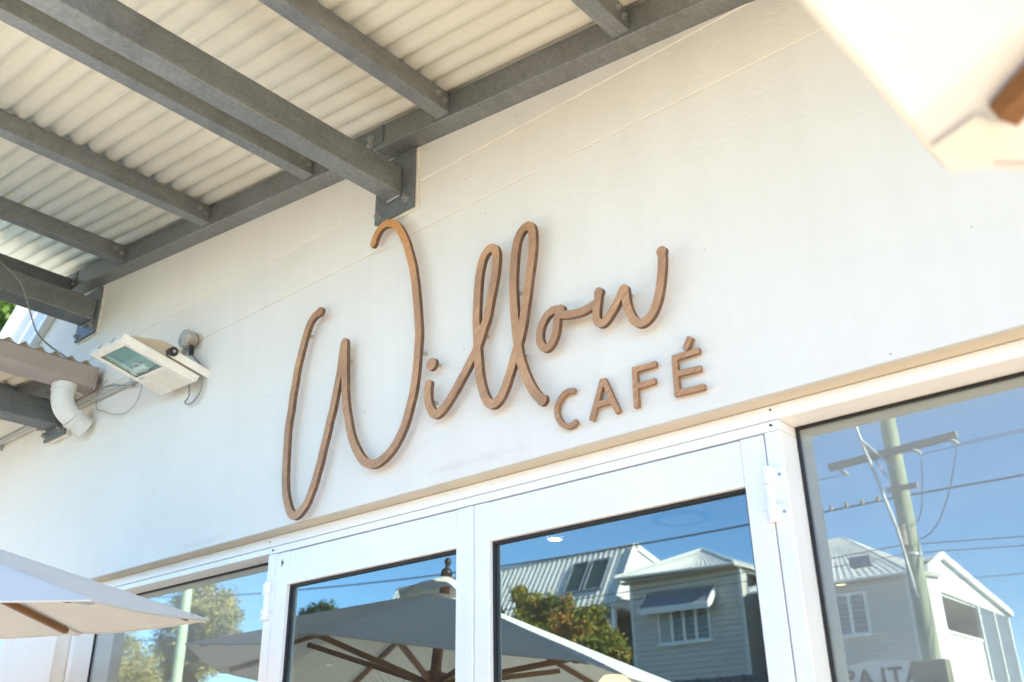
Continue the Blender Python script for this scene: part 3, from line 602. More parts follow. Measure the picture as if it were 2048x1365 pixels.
# ================================================================== SIGN LETTERS
LET = json.loads('''{"W":[[-2.626,3.205],[-2.646,3.202],[-2.667,3.192],[-2.683,3.176],[-2.693,3.156],[-2.703,3.131],[-2.713,3.099],[-2.722,3.067],[-2.729,3.042],[-2.737,3.01],[-2.742,2.977],[-2.745,2.944],[-2.751,2.912],[-2.754,2.879],[-2.755,2.847],[-2.764,2.781],[-2.763,2.717],[-2.76,2.652],[-2.756,2.589],[-2.751,2.557],[-2.744,2.525],[-2.73,2.492],[-2.718,2.466],[-2.701,2.445],[-2.681,2.435],[-2.658,2.44],[-2.639,2.453],[-2.619,2.471],[-2.604,2.498],[-2.59,2.525],[-2.579,2.553],[-2.571,2.581],[-2.56,2.609],[-2.554,2.638],[-2.546,2.667],[-2.537,2.695],[-2.53,2.725],[-2.523,2.754],[-2.513,2.785],[-2.507,2.815],[-2.501,2.845],[-2.495,2.875],[-2.488,2.906],[-2.484,2.937],[-2.481,2.969],[-2.478,3.0],[-2.474,3.026],[-2.469,3.037],[-2.466,3.023],[-2.465,2.996],[-2.462,2.963],[-2.46,2.93],[-2.457,2.897],[-2.453,2.864],[-2.452,2.844],[-2.449,2.824],[-2.437,2.766],[-2.42,2.709],[-2.411,2.68],[-2.399,2.651],[-2.383,2.622],[-2.372,2.605],[-2.352,2.578],[-2.33,2.556],[-2.302,2.541],[-2.27,2.536],[-2.236,2.545],[-2.2,2.565],[-2.181,2.583],[-2.165,2.601],[-2.149,2.625],[-2.14,2.64],[-2.131,2.663],[-2.123,2.686],[-2.116,2.709],[-2.108,2.733],[-2.103,2.757],[-2.099,2.781],[-2.094,2.824],[-2.09,2.885],[-2.087,2.939],[-2.09,2.976],[-2.096,3.03],[-2.1,3.063],[-2.105,3.096],[-2.11,3.131],[-2.117,3.166],[-2.124,3.201],[-2.135,3.239],[-2.148,3.277],[-2.162,3.317],[-2.182,3.359],[-2.195,3.382],[-2.211,3.406],[-2.232,3.427],[-2.258,3.441],[-2.283,3.445],[-2.303,3.439],[-2.321,3.424],[-2.333,3.404],[-2.339,3.386]],"ill":[[-2.035,2.749],[-2.038,2.732],[-2.038,2.71],[-2.036,2.693],[-2.03,2.675],[-2.02,2.654],[-2.004,2.637],[-1.986,2.638],[-1.97,2.646],[-1.958,2.656],[-1.941,2.672],[-1.926,2.688],[-1.909,2.706],[-1.894,2.725],[-1.876,2.745],[-1.861,2.764],[-1.846,2.784],[-1.831,2.803],[-1.818,2.825],[-1.808,2.847],[-1.799,2.871],[-1.786,2.895],[-1.775,2.934],[-1.769,2.961],[-1.761,2.988],[-1.754,3.016],[-1.748,3.043],[-1.744,3.072],[-1.741,3.101],[-1.743,3.124],[-1.754,3.143],[-1.77,3.145],[-1.786,3.136],[-1.799,3.121],[-1.808,3.096],[-1.815,3.068],[-1.819,3.039],[-1.822,3.01],[-1.824,2.98],[-1.826,2.951],[-1.827,2.922],[-1.827,2.894],[-1.826,2.88],[-1.825,2.852],[-1.824,2.824],[-1.823,2.797],[-1.82,2.769],[-1.818,2.741],[-1.814,2.713],[-1.808,2.685],[-1.799,2.657],[-1.79,2.635],[-1.778,2.617],[-1.765,2.607],[-1.748,2.609],[-1.735,2.618],[-1.722,2.634],[-1.709,2.656],[-1.698,2.681],[-1.686,2.706],[-1.676,2.732],[-1.668,2.755],[-1.655,2.783],[-1.644,2.82],[-1.635,2.858],[-1.63,2.885],[-1.624,2.911],[-1.619,2.938],[-1.614,2.965],[-1.609,2.992],[-1.603,3.019],[-1.598,3.047],[-1.594,3.075],[-1.592,3.104],[-1.592,3.134],[-1.595,3.15],[-1.606,3.165],[-1.622,3.164],[-1.639,3.153],[-1.654,3.129],[-1.662,3.101],[-1.666,3.073],[-1.67,3.044],[-1.672,3.016],[-1.674,2.987],[-1.674,2.958],[-1.673,2.928],[-1.672,2.899],[-1.67,2.87],[-1.668,2.841],[-1.664,2.803],[-1.66,2.768],[-1.653,2.727],[-1.642,2.691],[-1.628,2.654],[-1.612,2.622],[-1.594,2.594],[-1.574,2.574]],"dot":[[-2.022,2.815]],"o":[[-1.5,2.834],[-1.513,2.842],[-1.531,2.84],[-1.546,2.834],[-1.558,2.822],[-1.569,2.805],[-1.576,2.786],[-1.577,2.767],[-1.574,2.749],[-1.563,2.731],[-1.55,2.726],[-1.537,2.732],[-1.525,2.75],[-1.517,2.767],[-1.513,2.786],[-1.511,2.808],[-1.508,2.824],[-1.496,2.817],[-1.471,2.809],[-1.446,2.804],[-1.421,2.802],[-1.396,2.805],[-1.38,2.81]],"w":[[-1.359,2.842],[-1.362,2.828],[-1.366,2.81],[-1.37,2.791],[-1.372,2.773],[-1.371,2.755],[-1.361,2.742],[-1.345,2.742],[-1.329,2.758],[-1.313,2.774],[-1.299,2.792],[-1.285,2.812],[-1.274,2.83],[-1.271,2.824],[-1.271,2.804],[-1.27,2.782],[-1.266,2.759],[-1.258,2.735],[-1.247,2.714],[-1.231,2.701],[-1.216,2.702],[-1.204,2.708],[-1.19,2.721],[-1.176,2.743],[-1.165,2.772],[-1.156,2.808],[-1.149,2.843],[-1.146,2.872],[-1.146,2.892]],"C":[[-1.477,2.583],[-1.495,2.587],[-1.511,2.585],[-1.526,2.575],[-1.537,2.56],[-1.543,2.543],[-1.541,2.524],[-1.533,2.506],[-1.519,2.49],[-1.503,2.484],[-1.487,2.485],[-1.474,2.492]],"A":[[[-1.425,2.481],[-1.38,2.591]],[[-1.379,2.591],[-1.336,2.482]],[[-1.402,2.522],[-1.35,2.521]]],"F":[[[-1.275,2.59],[-1.278,2.481]],[[-1.283,2.589],[-1.207,2.586]],[[-1.275,2.54],[-1.214,2.54]]],"E":[[[-1.151,2.588],[-1.153,2.48]],[[-1.158,2.586],[-1.077,2.586]],[[-1.149,2.541],[-1.078,2.536]],[[-1.157,2.488],[-1.073,2.485]]],"acc":[[[-1.116,2.598],[-1.097,2.629]]]}''')
def catmull(p, step=.006):
    out = []
    for i in range(len(p)-1):
        p0, p1, p2, p3 = p[max(i-1, 0)], p[i], p[i+1], p[min(i+2, len(p)-1)]
        d = math.hypot(p2[0]-p1[0], p2[1]-p1[1]); n = max(1, int(d/step))
        for k in range(n):
            t = k/n; q = []
            for c in (0, 1): q.append(.5*(2*p1[c] + (p2[c]-p0[c])*t + (2*p0[c]-5*p1[c]+4*p2[c]-p3[c])*t*t + (3*p1[c]-p0[c]-3*p2[c]+p3[c])*t**3))
            out.append(tuple(q))
    out.append(tuple(p[-1])); return out
def smooth(p, it=1):
    for _ in range(it): p = [p[0]] + [tuple(.25*p[i-1][c]+.5*p[i][c]+.25*p[i+1][c] for c in (0, 1)) for i in range(1, len(p)-1)] + [p[-1]]
    return p
def letter_mesh(name, circles, boxes, y_front, y_back, mat, cell=.0032):
    """outline = union of pen discs (script) or flat-ended bars (capitals), cut out as one board"""
    import numpy as np
    xs = [c[0] for c in circles] + [p[0] for b in boxes for p in b[:2]]; zs_ = [c[1] for c in circles] + [p[1] for b in boxes for p in b[:2]]
    x0, x1, z0, z1 = min(xs)-.04, max(xs)+.04, min(zs_)-.04, max(zs_)+.04
    nx, nz = int((x1-x0)/cell)+2, int((z1-z0)/cell)+2
    S = np.full((nx, nz), .03)
    for cx, cz, r in circles:
        i0, i1 = int((cx-x0-r-.01)/cell), int((cx-x0+r+.01)/cell)+2; j0, j1 = int((cz-z0-r-.01)/cell), int((cz-z0+r+.01)/cell)+2
        X = x0 + cell*np.arange(i0, i1)[:, None]; Z = z0 + cell*np.arange(j0, j1)[None, :]
        S[i0:i1, j0:j1] = np.minimum(S[i0:i1, j0:j1], np.hypot(X-cx, Z-cz)-r)
    X = x0 + cell*np.arange(nx)[:, None]; Z = z0 + cell*np.arange(nz)[None, :]
    for p, q, w in boxes:
        d = np.array(q)-np.array(p); ln = np.hypot(*d); d /= ln; u = (X-p[0])*d[0]+(Z-p[1])*d[1]; v = -(X-p[0])*d[1]+(Z-p[1])*d[0]
        S = np.minimum(S, np.maximum(np.abs(u-ln/2)-ln/2, np.abs(v)-w/2))
    ids = {}; V = []
    def vid(key, x, z):
        if key not in ids: ids[key] = len(V); V.append((x, z))
        return ids[key]
    polys = []
    for i in range(nx-1):
        for j in range(nz-1):
            cs = ((i, j), (i+1, j), (i+1, j+1), (i, j+1)); s = [S[c] for c in cs]
            if min(s) >= 0: continue
            poly = []; edge = []
            for k in range(4):
                a, b = cs[k], cs[(k+1) % 4]; sa_, sb_ = s[k], s[(k+1) % 4]
                if sa_ < 0: poly.append(vid(a, x0+cell*a[0], z0+cell*a[1]))
                if (sa_ < 0) != (sb_ < 0):
                    t = sa_/(sa_-sb_); key = (min(a, b), max(a, b)); poly.append(vid(key, x0+cell*(a[0]+(b[0]-a[0])*t), z0+cell*(a[1]+(b[1]-a[1])*t)))
            if len(poly) >= 3: polys.append(poly)
    bm = bmesh.new(); bv = [bm.verts.new((x, y_front, z)) for x, z in V]
    for p in polys:
        try: bm.faces.new([bv[k] for k in p])
        except ValueError: pass
    bmesh.ops.remove_doubles(bm, verts=bm.verts, dist=.0002)
    bmesh.ops.dissolve_limit(bm, angle_limit=math.radians(1), verts=bm.verts, edges=bm.edges)
    r = bmesh.ops.extrude_face_region(bm, geom=list(bm.faces))
    bmesh.ops.translate(bm, verts=[v for v in r['geom'] if isinstance(v, bmesh.types.BMVert)], vec=(0, y_back-y_front, 0))
    bmesh.ops.recalc_face_normals(bm, faces=bm.faces)
    for ed in bm.edges:
        if len(ed.link_faces) == 2: ed.smooth = ed.calc_face_angle(0) < math.radians(50)
    for f in bm.faces: f.smooth = True
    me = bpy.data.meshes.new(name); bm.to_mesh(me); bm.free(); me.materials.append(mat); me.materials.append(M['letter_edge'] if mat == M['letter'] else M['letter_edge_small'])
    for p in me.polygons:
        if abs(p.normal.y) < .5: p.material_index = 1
    o = bpy.data.objects.new(name, me); COL.objects.link(o)
    return o
def pen(paths, w, bulb=()):
    out = []
    for p in paths: out += [(x, z, w/2) for x, z in smooth(catmull(p), 4)]
    return out + [(x, z, r) for x, z, r in bulb]
YA, YB = -.045, -.030
def pegs(o, pts):
    for x, z in pts:
        m = MB(); m.cyl((x, YB+.002, z), (x, .0, z), .0062, 12); m.build('standoff_peg', M['peg'], o)
GRP = 'wooden sign letters on the white wall'
W_ = LET['W']
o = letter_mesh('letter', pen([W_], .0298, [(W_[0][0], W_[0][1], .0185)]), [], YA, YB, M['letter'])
tag(o, 'tall looping wooden capital W starting the script sign', 'letter', GRP); pegs(o, [(-2.716, 3.144), (-2.476, 2.971), (-2.091, 2.884)])
I_ = LET['ill']
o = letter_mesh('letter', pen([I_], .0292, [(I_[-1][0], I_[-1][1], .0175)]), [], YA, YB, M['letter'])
tag(o, 'joined wooden letters i, l, l with two tall loops', 'letter', GRP); pegs(o, [(-2.038, 2.695), (-1.817, 2.86), (-1.679, 2.965), (-1.666, 2.749)])
D_ = LET['dot'][0]
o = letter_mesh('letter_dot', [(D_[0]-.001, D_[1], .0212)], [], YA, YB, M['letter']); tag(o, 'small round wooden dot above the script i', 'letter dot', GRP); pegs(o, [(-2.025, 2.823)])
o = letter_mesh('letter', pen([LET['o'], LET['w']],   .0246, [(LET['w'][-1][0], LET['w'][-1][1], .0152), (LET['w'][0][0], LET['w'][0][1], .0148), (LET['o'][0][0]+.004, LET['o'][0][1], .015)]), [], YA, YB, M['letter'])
tag(o, 'joined wooden letters o and w ending the script sign', 'letter', GRP); pegs(o, [(-1.277, 2.817)])
CW = .0158
def flat_pen(p, w):
    q = smooth(catmull(p, .004), 2); return [((q[i]), (q[i+1]), w) for i in range(len(q)-1)]
cq = smooth(catmull(LET['C'], .004), 2)
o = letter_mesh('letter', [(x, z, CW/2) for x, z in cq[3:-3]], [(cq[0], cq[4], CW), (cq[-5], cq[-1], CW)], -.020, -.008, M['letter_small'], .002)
tag(o, 'small wooden capital C, first letter of the lower word', 'letter', GRP)
for key, lab in (('A', 'small wooden capital A between the C and the F'), ('F', 'small wooden capital F, third letter of the lower word'), ('E', 'small wooden capital E with an accent, last of the lower word')):
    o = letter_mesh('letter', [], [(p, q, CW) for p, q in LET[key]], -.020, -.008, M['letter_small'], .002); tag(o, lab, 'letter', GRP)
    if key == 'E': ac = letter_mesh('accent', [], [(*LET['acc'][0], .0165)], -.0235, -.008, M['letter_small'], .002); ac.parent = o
    for k, (p, q) in enumerate(LET[key][:1]):
        m = MB(); m.cyl(((p[0]+q[0])/2, -.010, (p[1]+q[1])/2), ((p[0]+q[0])/2, .0, (p[1]+q[1])/2), .004, 8); m.build('standoff_peg', M['peg'], o)

# ================================================================== UMBRELLAS
def umbrella(label, loc, R, rot, ta, tb, h, ground=.1):
    root = thing('patio_umbrella', label, 'umbrella', (0, 0, 0), 'cream canvas umbrellas outside the cafe'); root['_local'] = 1
    nrm = Vector((-ta, -tb, 1)).normalized(); ex = Vector((1, 0, ta)); ex = (ex - nrm*ex.dot(nrm)).normalized(); ey = nrm.cross(ex)
    mt = Matrix((ex, ey, nrm)).transposed().to_4x4(); mt.translation = loc; root.matrix_world = mt
    V = [Vector((R*math.cos(rot+k*math.pi/4), R*math.sin(rot+k*math.pi/4), 0)) for k in range(8)]
    ap = Vector((0, 0, h)); r_in = .085
    for k in range(8):
        a, b = V[k], V[(k+1) % 8]; m = MB(); n = 10; vs = []; idx = {}
        for i in range(n+1):
            t = r_in + (1-r_in)*i/n
            for j in range(7):
                s = j/6; p = ap.lerp(a.lerp(b, s), t)
                sagf = 4*s*(1-s)*t; p.z -= .009*sagf - .006*math.sin(9*t+k)*sagf; rr = Vector((p.x, p.y, 0)); p -= rr.normalized()*(.012*4*s*(1-s)*t**6)
                idx[i, j] = len(vs); vs.append(p)
        fs = [(idx[i, j], idx[i+1, j], idx[i+1, j+1], idx[i, j+1]) for i in range(n) for j in range(6)]
        m.add(vs, fs, 0, True); pn = m.build('canopy_panel', M['canvas'], root)
        he = MB(); he.tube([vs[idx[n, j]] - Vector((0, 0, .003)) for j in range(7)], .0032, 6); he.build('hem', M['canvas'], pn)
        d = (a - ap).normalized(); side = d.cross(Vector((0, 0, 1))).normalized(); up = side.cross(d)
        if up.z < 0: up = -up
        p0 = ap + d*.09 - up*.030 ; p1 = ap.lerp(a, .955) - up*.017
        rb = MB(); rb.beam(p0, p1, .024, .022, up); rib = rb.build('rib', M['teak'], root, bevel=.002)
        sp0 = Vector((0, 0, h-.46)) + Vector((d.x, d.y, 0)).normalized()*.055; sp1 = ap.lerp(a, .55) - up*.055
        sb = MB(); sb.beam(sp0, sp1, .018, .026, (0, 0, 1)); sb.build('strut', M['teak'], root, bevel=.0015)
        pk = MB(); q = a - d*.055 - up*.013
        e1 = a.lerp(V[(k+1) % 8], .04); e0 = a.lerp(V[(k-1) % 8], .04)
        tip = a - up*.015
        pk.add([tip, e1 - up*.009, a.lerp(V[(k+1) % 8], .02) - d*.05 - up*.011, q - side*.018, q + side*.018, a.lerp(V[(k-1) % 8], .02) - d*.05 - up*.011, e0 - up*.009], [(0, 1, 2, 3), (0, 3, 4), (0, 4, 5, 6)] if (V[(k+1) % 8] - a).dot(side) < 0 else [(0, 1, 2, 4), (0, 4, 3), (0, 3, 5, 6)]); pk.build('corner_pocket', M['canvas'], root)
    m = MB(); n = 8                                                        # vent cap
    vs = [Vector((0, 0, h+.075))]
    for ring, (rr, zz) in enumerate(((.08, .030), (.17, -.012), (.235, -.052))):
        for k in range(32):
            t = rot + 2*math.pi*k/32; wob = .016*math.cos(8*(t-rot))*(ring/2); vs.append(Vector((rr*math.cos(t), rr*math.sin(t), h+zz+.012-wob)))
    fs = [(0, 1+k, 1+(k+1) % 32) for k in range(32)]
    for r_ in range(2): fs += [(1+r_*32+k, 1+(r_+1)*32+k, 1+(r_+1)*32+(k+1) % 32, 1+r_*32+(k+1) % 32) for k in range(32)]
    m.add(vs, fs, 0, True); m.build('vent_cap', M['canvas'], root)
    m = MB(); m.lathe([(0, .17), (.012, .165), (.02, .148), (.012, .128), (.009, .118), (.022, .108), (.03, .095), (.03, .07), (0, .07)], (0, 0, h), 14); m.build('finial', M['black'], root)
    m = MB(); m.lathe([(0, -.03), (.075, -.03), (.085, -.045), (.085, -.085), (.07, -.10), (0, -.10)], (0, 0, h), 16); m.build('top_hub', M['teak'], root)
    m = MB(); m.lathe([(.025, -.40), (.06, -.41), (.07, -.44), (.07, -.49), (.05, -.53), (.045, -.58), (.025, -.58)], (0, 0, h), 16); m.build('runner', M['teak'], root)
    zg = -(loc[2]-ground)
    m = MB(); m.cyl((0, 0, zg+.05), (0, 0, h+.07), .027, 18); m.build('pole', M['teak'], root)
    m = MB(); m.lathe([(0, .09), (.04, .09), (.05, .06), (.27, .045), (.28, .0), (0, 0)], (0, 0, zg), 28); m.build('base', M['paving'], root)
    return root
umbrella('cream canvas umbrella low at the left, near the wall', Vector((-3.569, -1.358, 2.039)), 1.353, .343, -.056, .087, .456)
umbrella('cream canvas umbrella close overhead at the upper right', Vector((1.055, -1.770, 2.118)), 1.353, math.radians(20.0), 0., 0., .456)

# ================================================================== INSIDE THE CAFE
def downlight(x, y, label, mat='lamp'):
    o = MB(); o.lathe([(.046, .0), (.046, -.006), (.034, -.008), (.034, 0)], (x, y, 2.7497), 24)
    t = tag(o.build('downlight', M['white']), label, 'downlight', 'round downlights in the cafe ceiling')
    d = MB(); d.cyl((x, y, 2.7435), (x, y, 2.7465), .0345, 24); d.build('diffuser', M[mat], t)
downlight(-3.09, 1.945, 'bright round ceiling light behind the right glass door'); downlight(-2.55, 4.35, 'round ceiling light seen through the right window', 'warm_lamp'); downlight(-8.6, 4.95, 'round ceiling light deep behind the left glass door', 'warm_lamp')
downlight(.2, 2.4, 'round ceiling light far right inside the cafe'); downlight(1.8, 4.3, 'round ceiling light at the right end of the cafe room'); downlight(-5.6, 2.0, 'round ceiling light behind the left shop window')
m = MB(); m.lathe([(.115, .0), (.115, -.012), (.128, -.016), (.142, -.012), (.150, 0)], (-2.37, 2.03, 2.7497), 36); vt = tag(m.build('ceiling_vent', M['black']), 'round air vent ring in the cafe ceiling behind the right door', 'vent')
m = MB(); m.cyl((-2.37, 2.03, 2.744), (-2.37, 2.03, 2.7475), .113, 36); m.build('vent_disc', M['in_ceil'], vt)
m = MB(); m.cyl((-2.16, 1.78, 2.7497), (-2.16, 1.78, 2.745), .035, 18); m.cyl((-2.16, 1.78, 2.745), (-2.16, 1.78, 2.715), .010, 10); m.cyl((-2.16, 1.78, 2.715), (-2.16, 1.78, 2.711), .018, 12)
tag(m.build('sprinkler_head', M['white']), 'small white sprinkler head near the round vent', 'sprinkler')
pn = thing('pendant_lamp', 'amber pendant lamp hanging inside the right glass door', 'lamp', (-2.80, 2.0, 1.95))
m = MB(); m.lathe([(0, .10), (.05, .095), (.085, .06), (.10, 0), (.085, -.06), (.05, -.095), (0, -.1)], (-2.80, 2.0, 1.95), 20); m.build('globe', M['warm_lamp'], pn)
m = MB(); m.cyl((-2.80, 2.0, 2.05), (-2.80, 2.0, 2.748), .0015, 6); m.build('cord', M['black'], pn)
# dried palm in a pot
pr = thing('palm_plant', 'dried fan palm in a pot inside the left glass door', 'plant', (-2.95, 1.0, .12))
m = MB(); m.lathe([(0, 0), (.16, 0), (.2, .38), (.17, .38), (.15, .3), (0, .3)], (-2.95, 1.0, .122), 20); m.build('pot', M['in_wall'], pr)
m = MB(); m.tube([(-2.95, 1.0, .4), (-2.94, 1.02, 1.0), (-2.95, 1.0, 1.6)], [.035, .03, .022], 8); m.build('stem', M['bark'], pr)
rnd = random.Random(3)
for k in range(11):
    an = k*2.4; el = .15 + .8*rnd.random(); d = Vector((math.cos(an)*math.cos(el), math.sin(an)*math.cos(el)*.6, math.sin(el)))
    c = Vector((-2.95, 1.0, 1.55)) + d*(.30+.12*rnd.random()); m = MB(); m.cyl((-2.95, 1.0, 1.55), c, .004, 5)
    side = d.cross(Vector((0, 0, 1))).normalized(); up = side.cross(d)
    for j in range(15):
        t = (j-7)/7*1.45; q = c + (d*math.cos(t)+side*math.sin(t))*(.24+.05*rnd.random()) + up*(.02*rnd.random()-.03); w = (d*-math.sin(t)+side*math.cos(t))*.007
        m.add([c, c.lerp(q, .5)+w, q, c.lerp(q, .5)-w], [(0, 1, 2, 3)])
    me = m.build('frond', M['palm'], pr); at = me.data.attributes.new('tone', 'FLOAT', 'POINT'); at.data.foreach_set('value', [rnd.random() for _ in me.data.vertices])

# ================================================================== ACROSS THE STREET
def lap_boards(m, x0, x1, z0, z1, y, face=1, pitch=.17, mi=0, along='x'):
    """lapped weatherboards on a wall whose outside looks along +y (along='x') or +x (along='y')"""
    n = int((z1-z0)/pitch)+1
    for i in range(n):
        a, b = z0+i*pitch, min(z1, z0+(i+1)*pitch)
        if b-a < .01: continue
        q = [(y, a), (y+.048, a), (y+.006, b), (y, b)]
        if along == 'x': m.prism(q, 'x', x0, x1, mi)
        else: m.add([(q[k][0], yy, q[k][1]) for yy in (x0, x1) for k in range(4)], [(0,1,2,3),(7,6,5,4),(0,4,5,1),(1,5,6,2),(2,6,7,3),(3,7,4,0)], mi)
def ribbed_roof(name, parent, e0, e1, r0, r1, mat, pitch=.24, rib=.028, wid=.06, th=.05):
    """sheet metal roof plane from eave e0-e1 to ridge r0-r1 with standing ribs"""
    e0, e1, r0, r1 = map(Vector, (e0, e1, r0, r1)); m = MB(); nrm = (e1-e0).cross(r0-e0).normalized()
    if nrm.z < 0: nrm = -nrm
    dn_ = nrm*th
    m.add([e0-dn_, e1-dn_, r1-dn_, r0-dn_, e0, e1, r1, r0], [(3,2,1,0),(4,5,6,7),(0,1,5,4),(1,2,6,5),(2,3,7,6),(3,0,4,7)])
    n = max(2, int((e1-e0).length/pitch))
    for i in range(n+1):
        t = i/n; p, q = e0.lerp(e1, t), r0.lerp(r1, t)
        if (q-p).length > .1: m.beam(p + nrm*rib/2, q + nrm*rib/2, wid, rib, nrm)
    return m.build(name, mat, parent)
def house_window(parent, x0, x1, z0, z1, y, panes, louvre=(), frame='white'):
    """window on a +y wall: frame, mullions, glass panes with slats where asked"""
    f = MB(); w = .07
    f.box((x0-w, y, z0-w), (x1+w, y+.06, z0)); f.box((x0-w, y, z1), (x1+w, y+.06, z1+w)); f.box((x0-w, y, z0), (x0, y+.06, z1)); f.box((x1, y, z0), (x1+w, y+.06, z1))
    pw = (x1-x0)/panes
    for i in range(1, panes): f.box((x0+i*pw-.05, y, z0), (x0+i*pw+.05, y+.055, z1))
    wd = f.build('window', M[frame], parent)
    s = MB(); s.box((x0-w-.08, y, z0-w-.06), (x1+w+.08, y+.12, z0-w)); s.build('sill', M[frame], wd)
    for i in range(panes):
        a, b = x0+i*pw+.05*(i > 0), x0+(i+1)*pw-.05*(i < panes-1)
        p = MB(); p.box((a, y+.01, z0), (b, y+.02, z1)); p.build('pane', M['house_glass'] if i not in louvre else M['shade'], wd)
        s = MB()
        for k in range(int((z1-z0)/.09)): s.beam((a, y+.032, z0+.045+k*.09), (b, y+.032, z0+.045+k*.09), .03, .008, (0, .5, .8))
        s.build('louvres', M['shade'] if i in louvre else M['grey_board'], wd, stuff=True)
    return wd
# ---- grey cottage with a hipped roof
h = thing('grey_cottage', 'grey weatherboard cottage with a white hipped roof and a hooded window', 'house', (-16.6, -28, 3))
GY = -26.0
m = MB(); lap_boards(m, -18.7, -14.5, 3.0, 7.62, GY); m.box((-18.7, -34, 3.0), (-14.52, GY, 7.62)); m.build('wall', M['grey_board'], h)
m = MB()
for x in (-18.74, -14.58): m.box((x, GY-.02, 3.0), (x+.11, GY+.035, 7.62))
m.build('corner_board', M['white_board'], h)
rf = ribbed_roof('roof', h, (-14.35, -25.45, 7.68), (-18.95, -25.45, 7.80), (-16.75, -27.8, 8.80), (-16.76, -27.8, 8.80), M['roof_white'], .2, .02, .05)
ribbed_roof('roof', h, (-14.35, -34.4, 7.68), (-14.35, -25.45, 7.68), (-16.75, -33, 8.80), (-16.75, -27.8, 8.80), M['roof_white'], .2, .02, .05)
ribbed_roof('roof', h, (-18.95, -25.45, 7.80), (-18.95, -34.4, 7.80), (-16.75, -27.8, 8.80), (-16.75, -33, 8.80), M['roof_white'], .2, .02, .05)
m = MB(); m.tube([(-16.75, -27.75, 8.83), (-14.35, -25.42, 7.71)], .05, 8); m.tube([(-16.75, -27.75, 8.83), (-18.95, -25.42, 7.83)], .05, 8); m.build('ridge_cap', M['roof_white'], rf)
m = MB(); m.box((-18.9, GY+.03, 7.60), (-14.4, -25.5, 7.63)); m.build('eave_lining', M['soff'], h)
m = MB(); m.tube([(-14.33, -25.41, 7.65), (-18.97, -25.41, 7.77)], .05, 8); m.build('gutter', M['white_board'], h)
house_window(h, -17.60, -15.78, 5.58, 6.52, GY+.02, 4, (0,))
hd = MB(); hn = 8                                                     # concave metal hood over the window
for i in range(hn):
    t0, t1 = i/hn, (i+1)/hn
    f_ = lambda t: (GY+.03+.62*t, 7.25-.62*t**.75)
    (ya, za), (yb, zb_) = f_(t0), f_(t1)
    hd.add([(-18.05, ya, za), (-15.45, ya, za-.05), (-15.45, yb, zb_-.05), (-18.05, yb, zb_), (-18.05, ya, za-.03), (-15.45, ya, za-.08), (-15.45, yb, zb_-.08), (-18.05, yb, zb_-.03)], [(0,1,2,3),(7,6,5,4),(0,4,5,1),(2,6,7,3),(3,7,4,0),(1,5,6,2)])
hood = hd.build('window_hood', M['hood'], h)
m = MB()
for k in range(36):
    x = -18.07+k*2.64/36; z = 6.64-.05*k/36; m.box((x, GY+.62, z-.20+.02*(k % 2)), (x+.058, GY+.66, z+.02))
m.build('valance', M['white'], hood)
m = MB(); m.prism([(GY+.03, 7.22), (GY+.66, 6.60), (GY+.66, 6.40), (GY+.40, 6.55), (GY+.03, 6.95)], 'x', -15.45, -15.40); m.prism([(GY+.03, 7.22), (GY+.66, 6.62), (GY+.66, 6.42), (GY+.40, 6.57), (GY+.03, 6.95)], 'x', -18.10, -18.05); m.build('hood_side', M['white'], hood)
# side lean-to and wall
ribbed_roof('side_roof', h, (-12.6, -33, 6.75), (-12.6, -26.5, 6.75), (-14.5, -33, 7.55), (-14.5, -26.5, 7.55), M['roof_white'], .25)
m = MB(); lap_boards(m, -33, -27.2, 3.0, 6.75, -13.3, along='y'); m.box((-14.5, -33, 3.0), (-13.3, -27.2, 6.75)); m.build('side_wall', M['white_board'], h)
m = MB(); m.tube([(-12.75, -26.5, 6.7), (-12.95, -26.55, 6.55), (-13.22, -26.65, 6.2), (-13.25, -26.7, 3.0)], .05, 8); m.build('downpipe', M['white_board'], h)
m = MB(); m.box((-18.7, -25.99, 2.9), (-13.2, -25.90, 4.35)); fnc = tag(m.build('fence', M['fence']), 'blue grey solid fence below the grey cottage', 'fence')
m = MB()
for k in range(8): m.box((-18.7+k*.78, -25.90, 2.9), (-18.62+k*.78, -25.84, 4.38))
m.build('post', M['fence'], fnc)

# ---- tall white-roofed house with roof windows
h = thing('white_roofed_house', 'house with a steep ribbed white roof and two roof windows', 'house', (-25, -28, 3))
EY, RY, EZ, RZ, XR = -26.4, -27.9, 7.08, 9.40, -19.65
ribbed_roof('roof', h, (XR, EY, EZ), (-32.5, EY, EZ), (XR, RY, RZ), (-32.5, RY, RZ), M['roof_white'], .25, .05, .07)
ribbed_roof('roof', h, (-32.5, -34.5, 7.6), (XR, -34.5, 7.6), (-32.5, RY-.1, RZ), (XR, RY-.1, RZ), M['roof_white'], .3)
m = MB(); m.tube([(XR+.1, RY-.05, RZ+.05), (-32.6, RY-.05, RZ+.05)], .09, 8); m.build('ridge_cap', M['steel'], h)
m = MB(); m.prism([(EY+.12, EZ-.05), (RY, RZ-.02), (-34.4, 7.6), (-34.4, 3), (EY-1.9, 3), (EY-1.9, EZ-.1)], 'x', XR-.12, XR-.02); m.build('gable_wall', M['white_board'], h)
m = MB(); m.beam((XR+.02, EY+.10, EZ-.08), (XR+.02, RY, RZ+.03), .06, .26, (0, 1, 1)); m.beam((XR+.02, -34.5, 7.55), (XR+.02, RY, RZ+.03), .06, .22); m.build('barge_board', M['white'], h)
m = MB(); m.box((-32, -28.5, 3), (XR-.2, -28.3, EZ+.6)); m.box((-32, -34, 3), (XR-.13, -28.5, 7.4)); m.build('wall', M['brown_wall'], h)
m = MB(); m.box((-32, -28.3, EZ-.12), (XR-.1, EY, EZ-.07)); m.build('eave_lining', M['soff'], h)
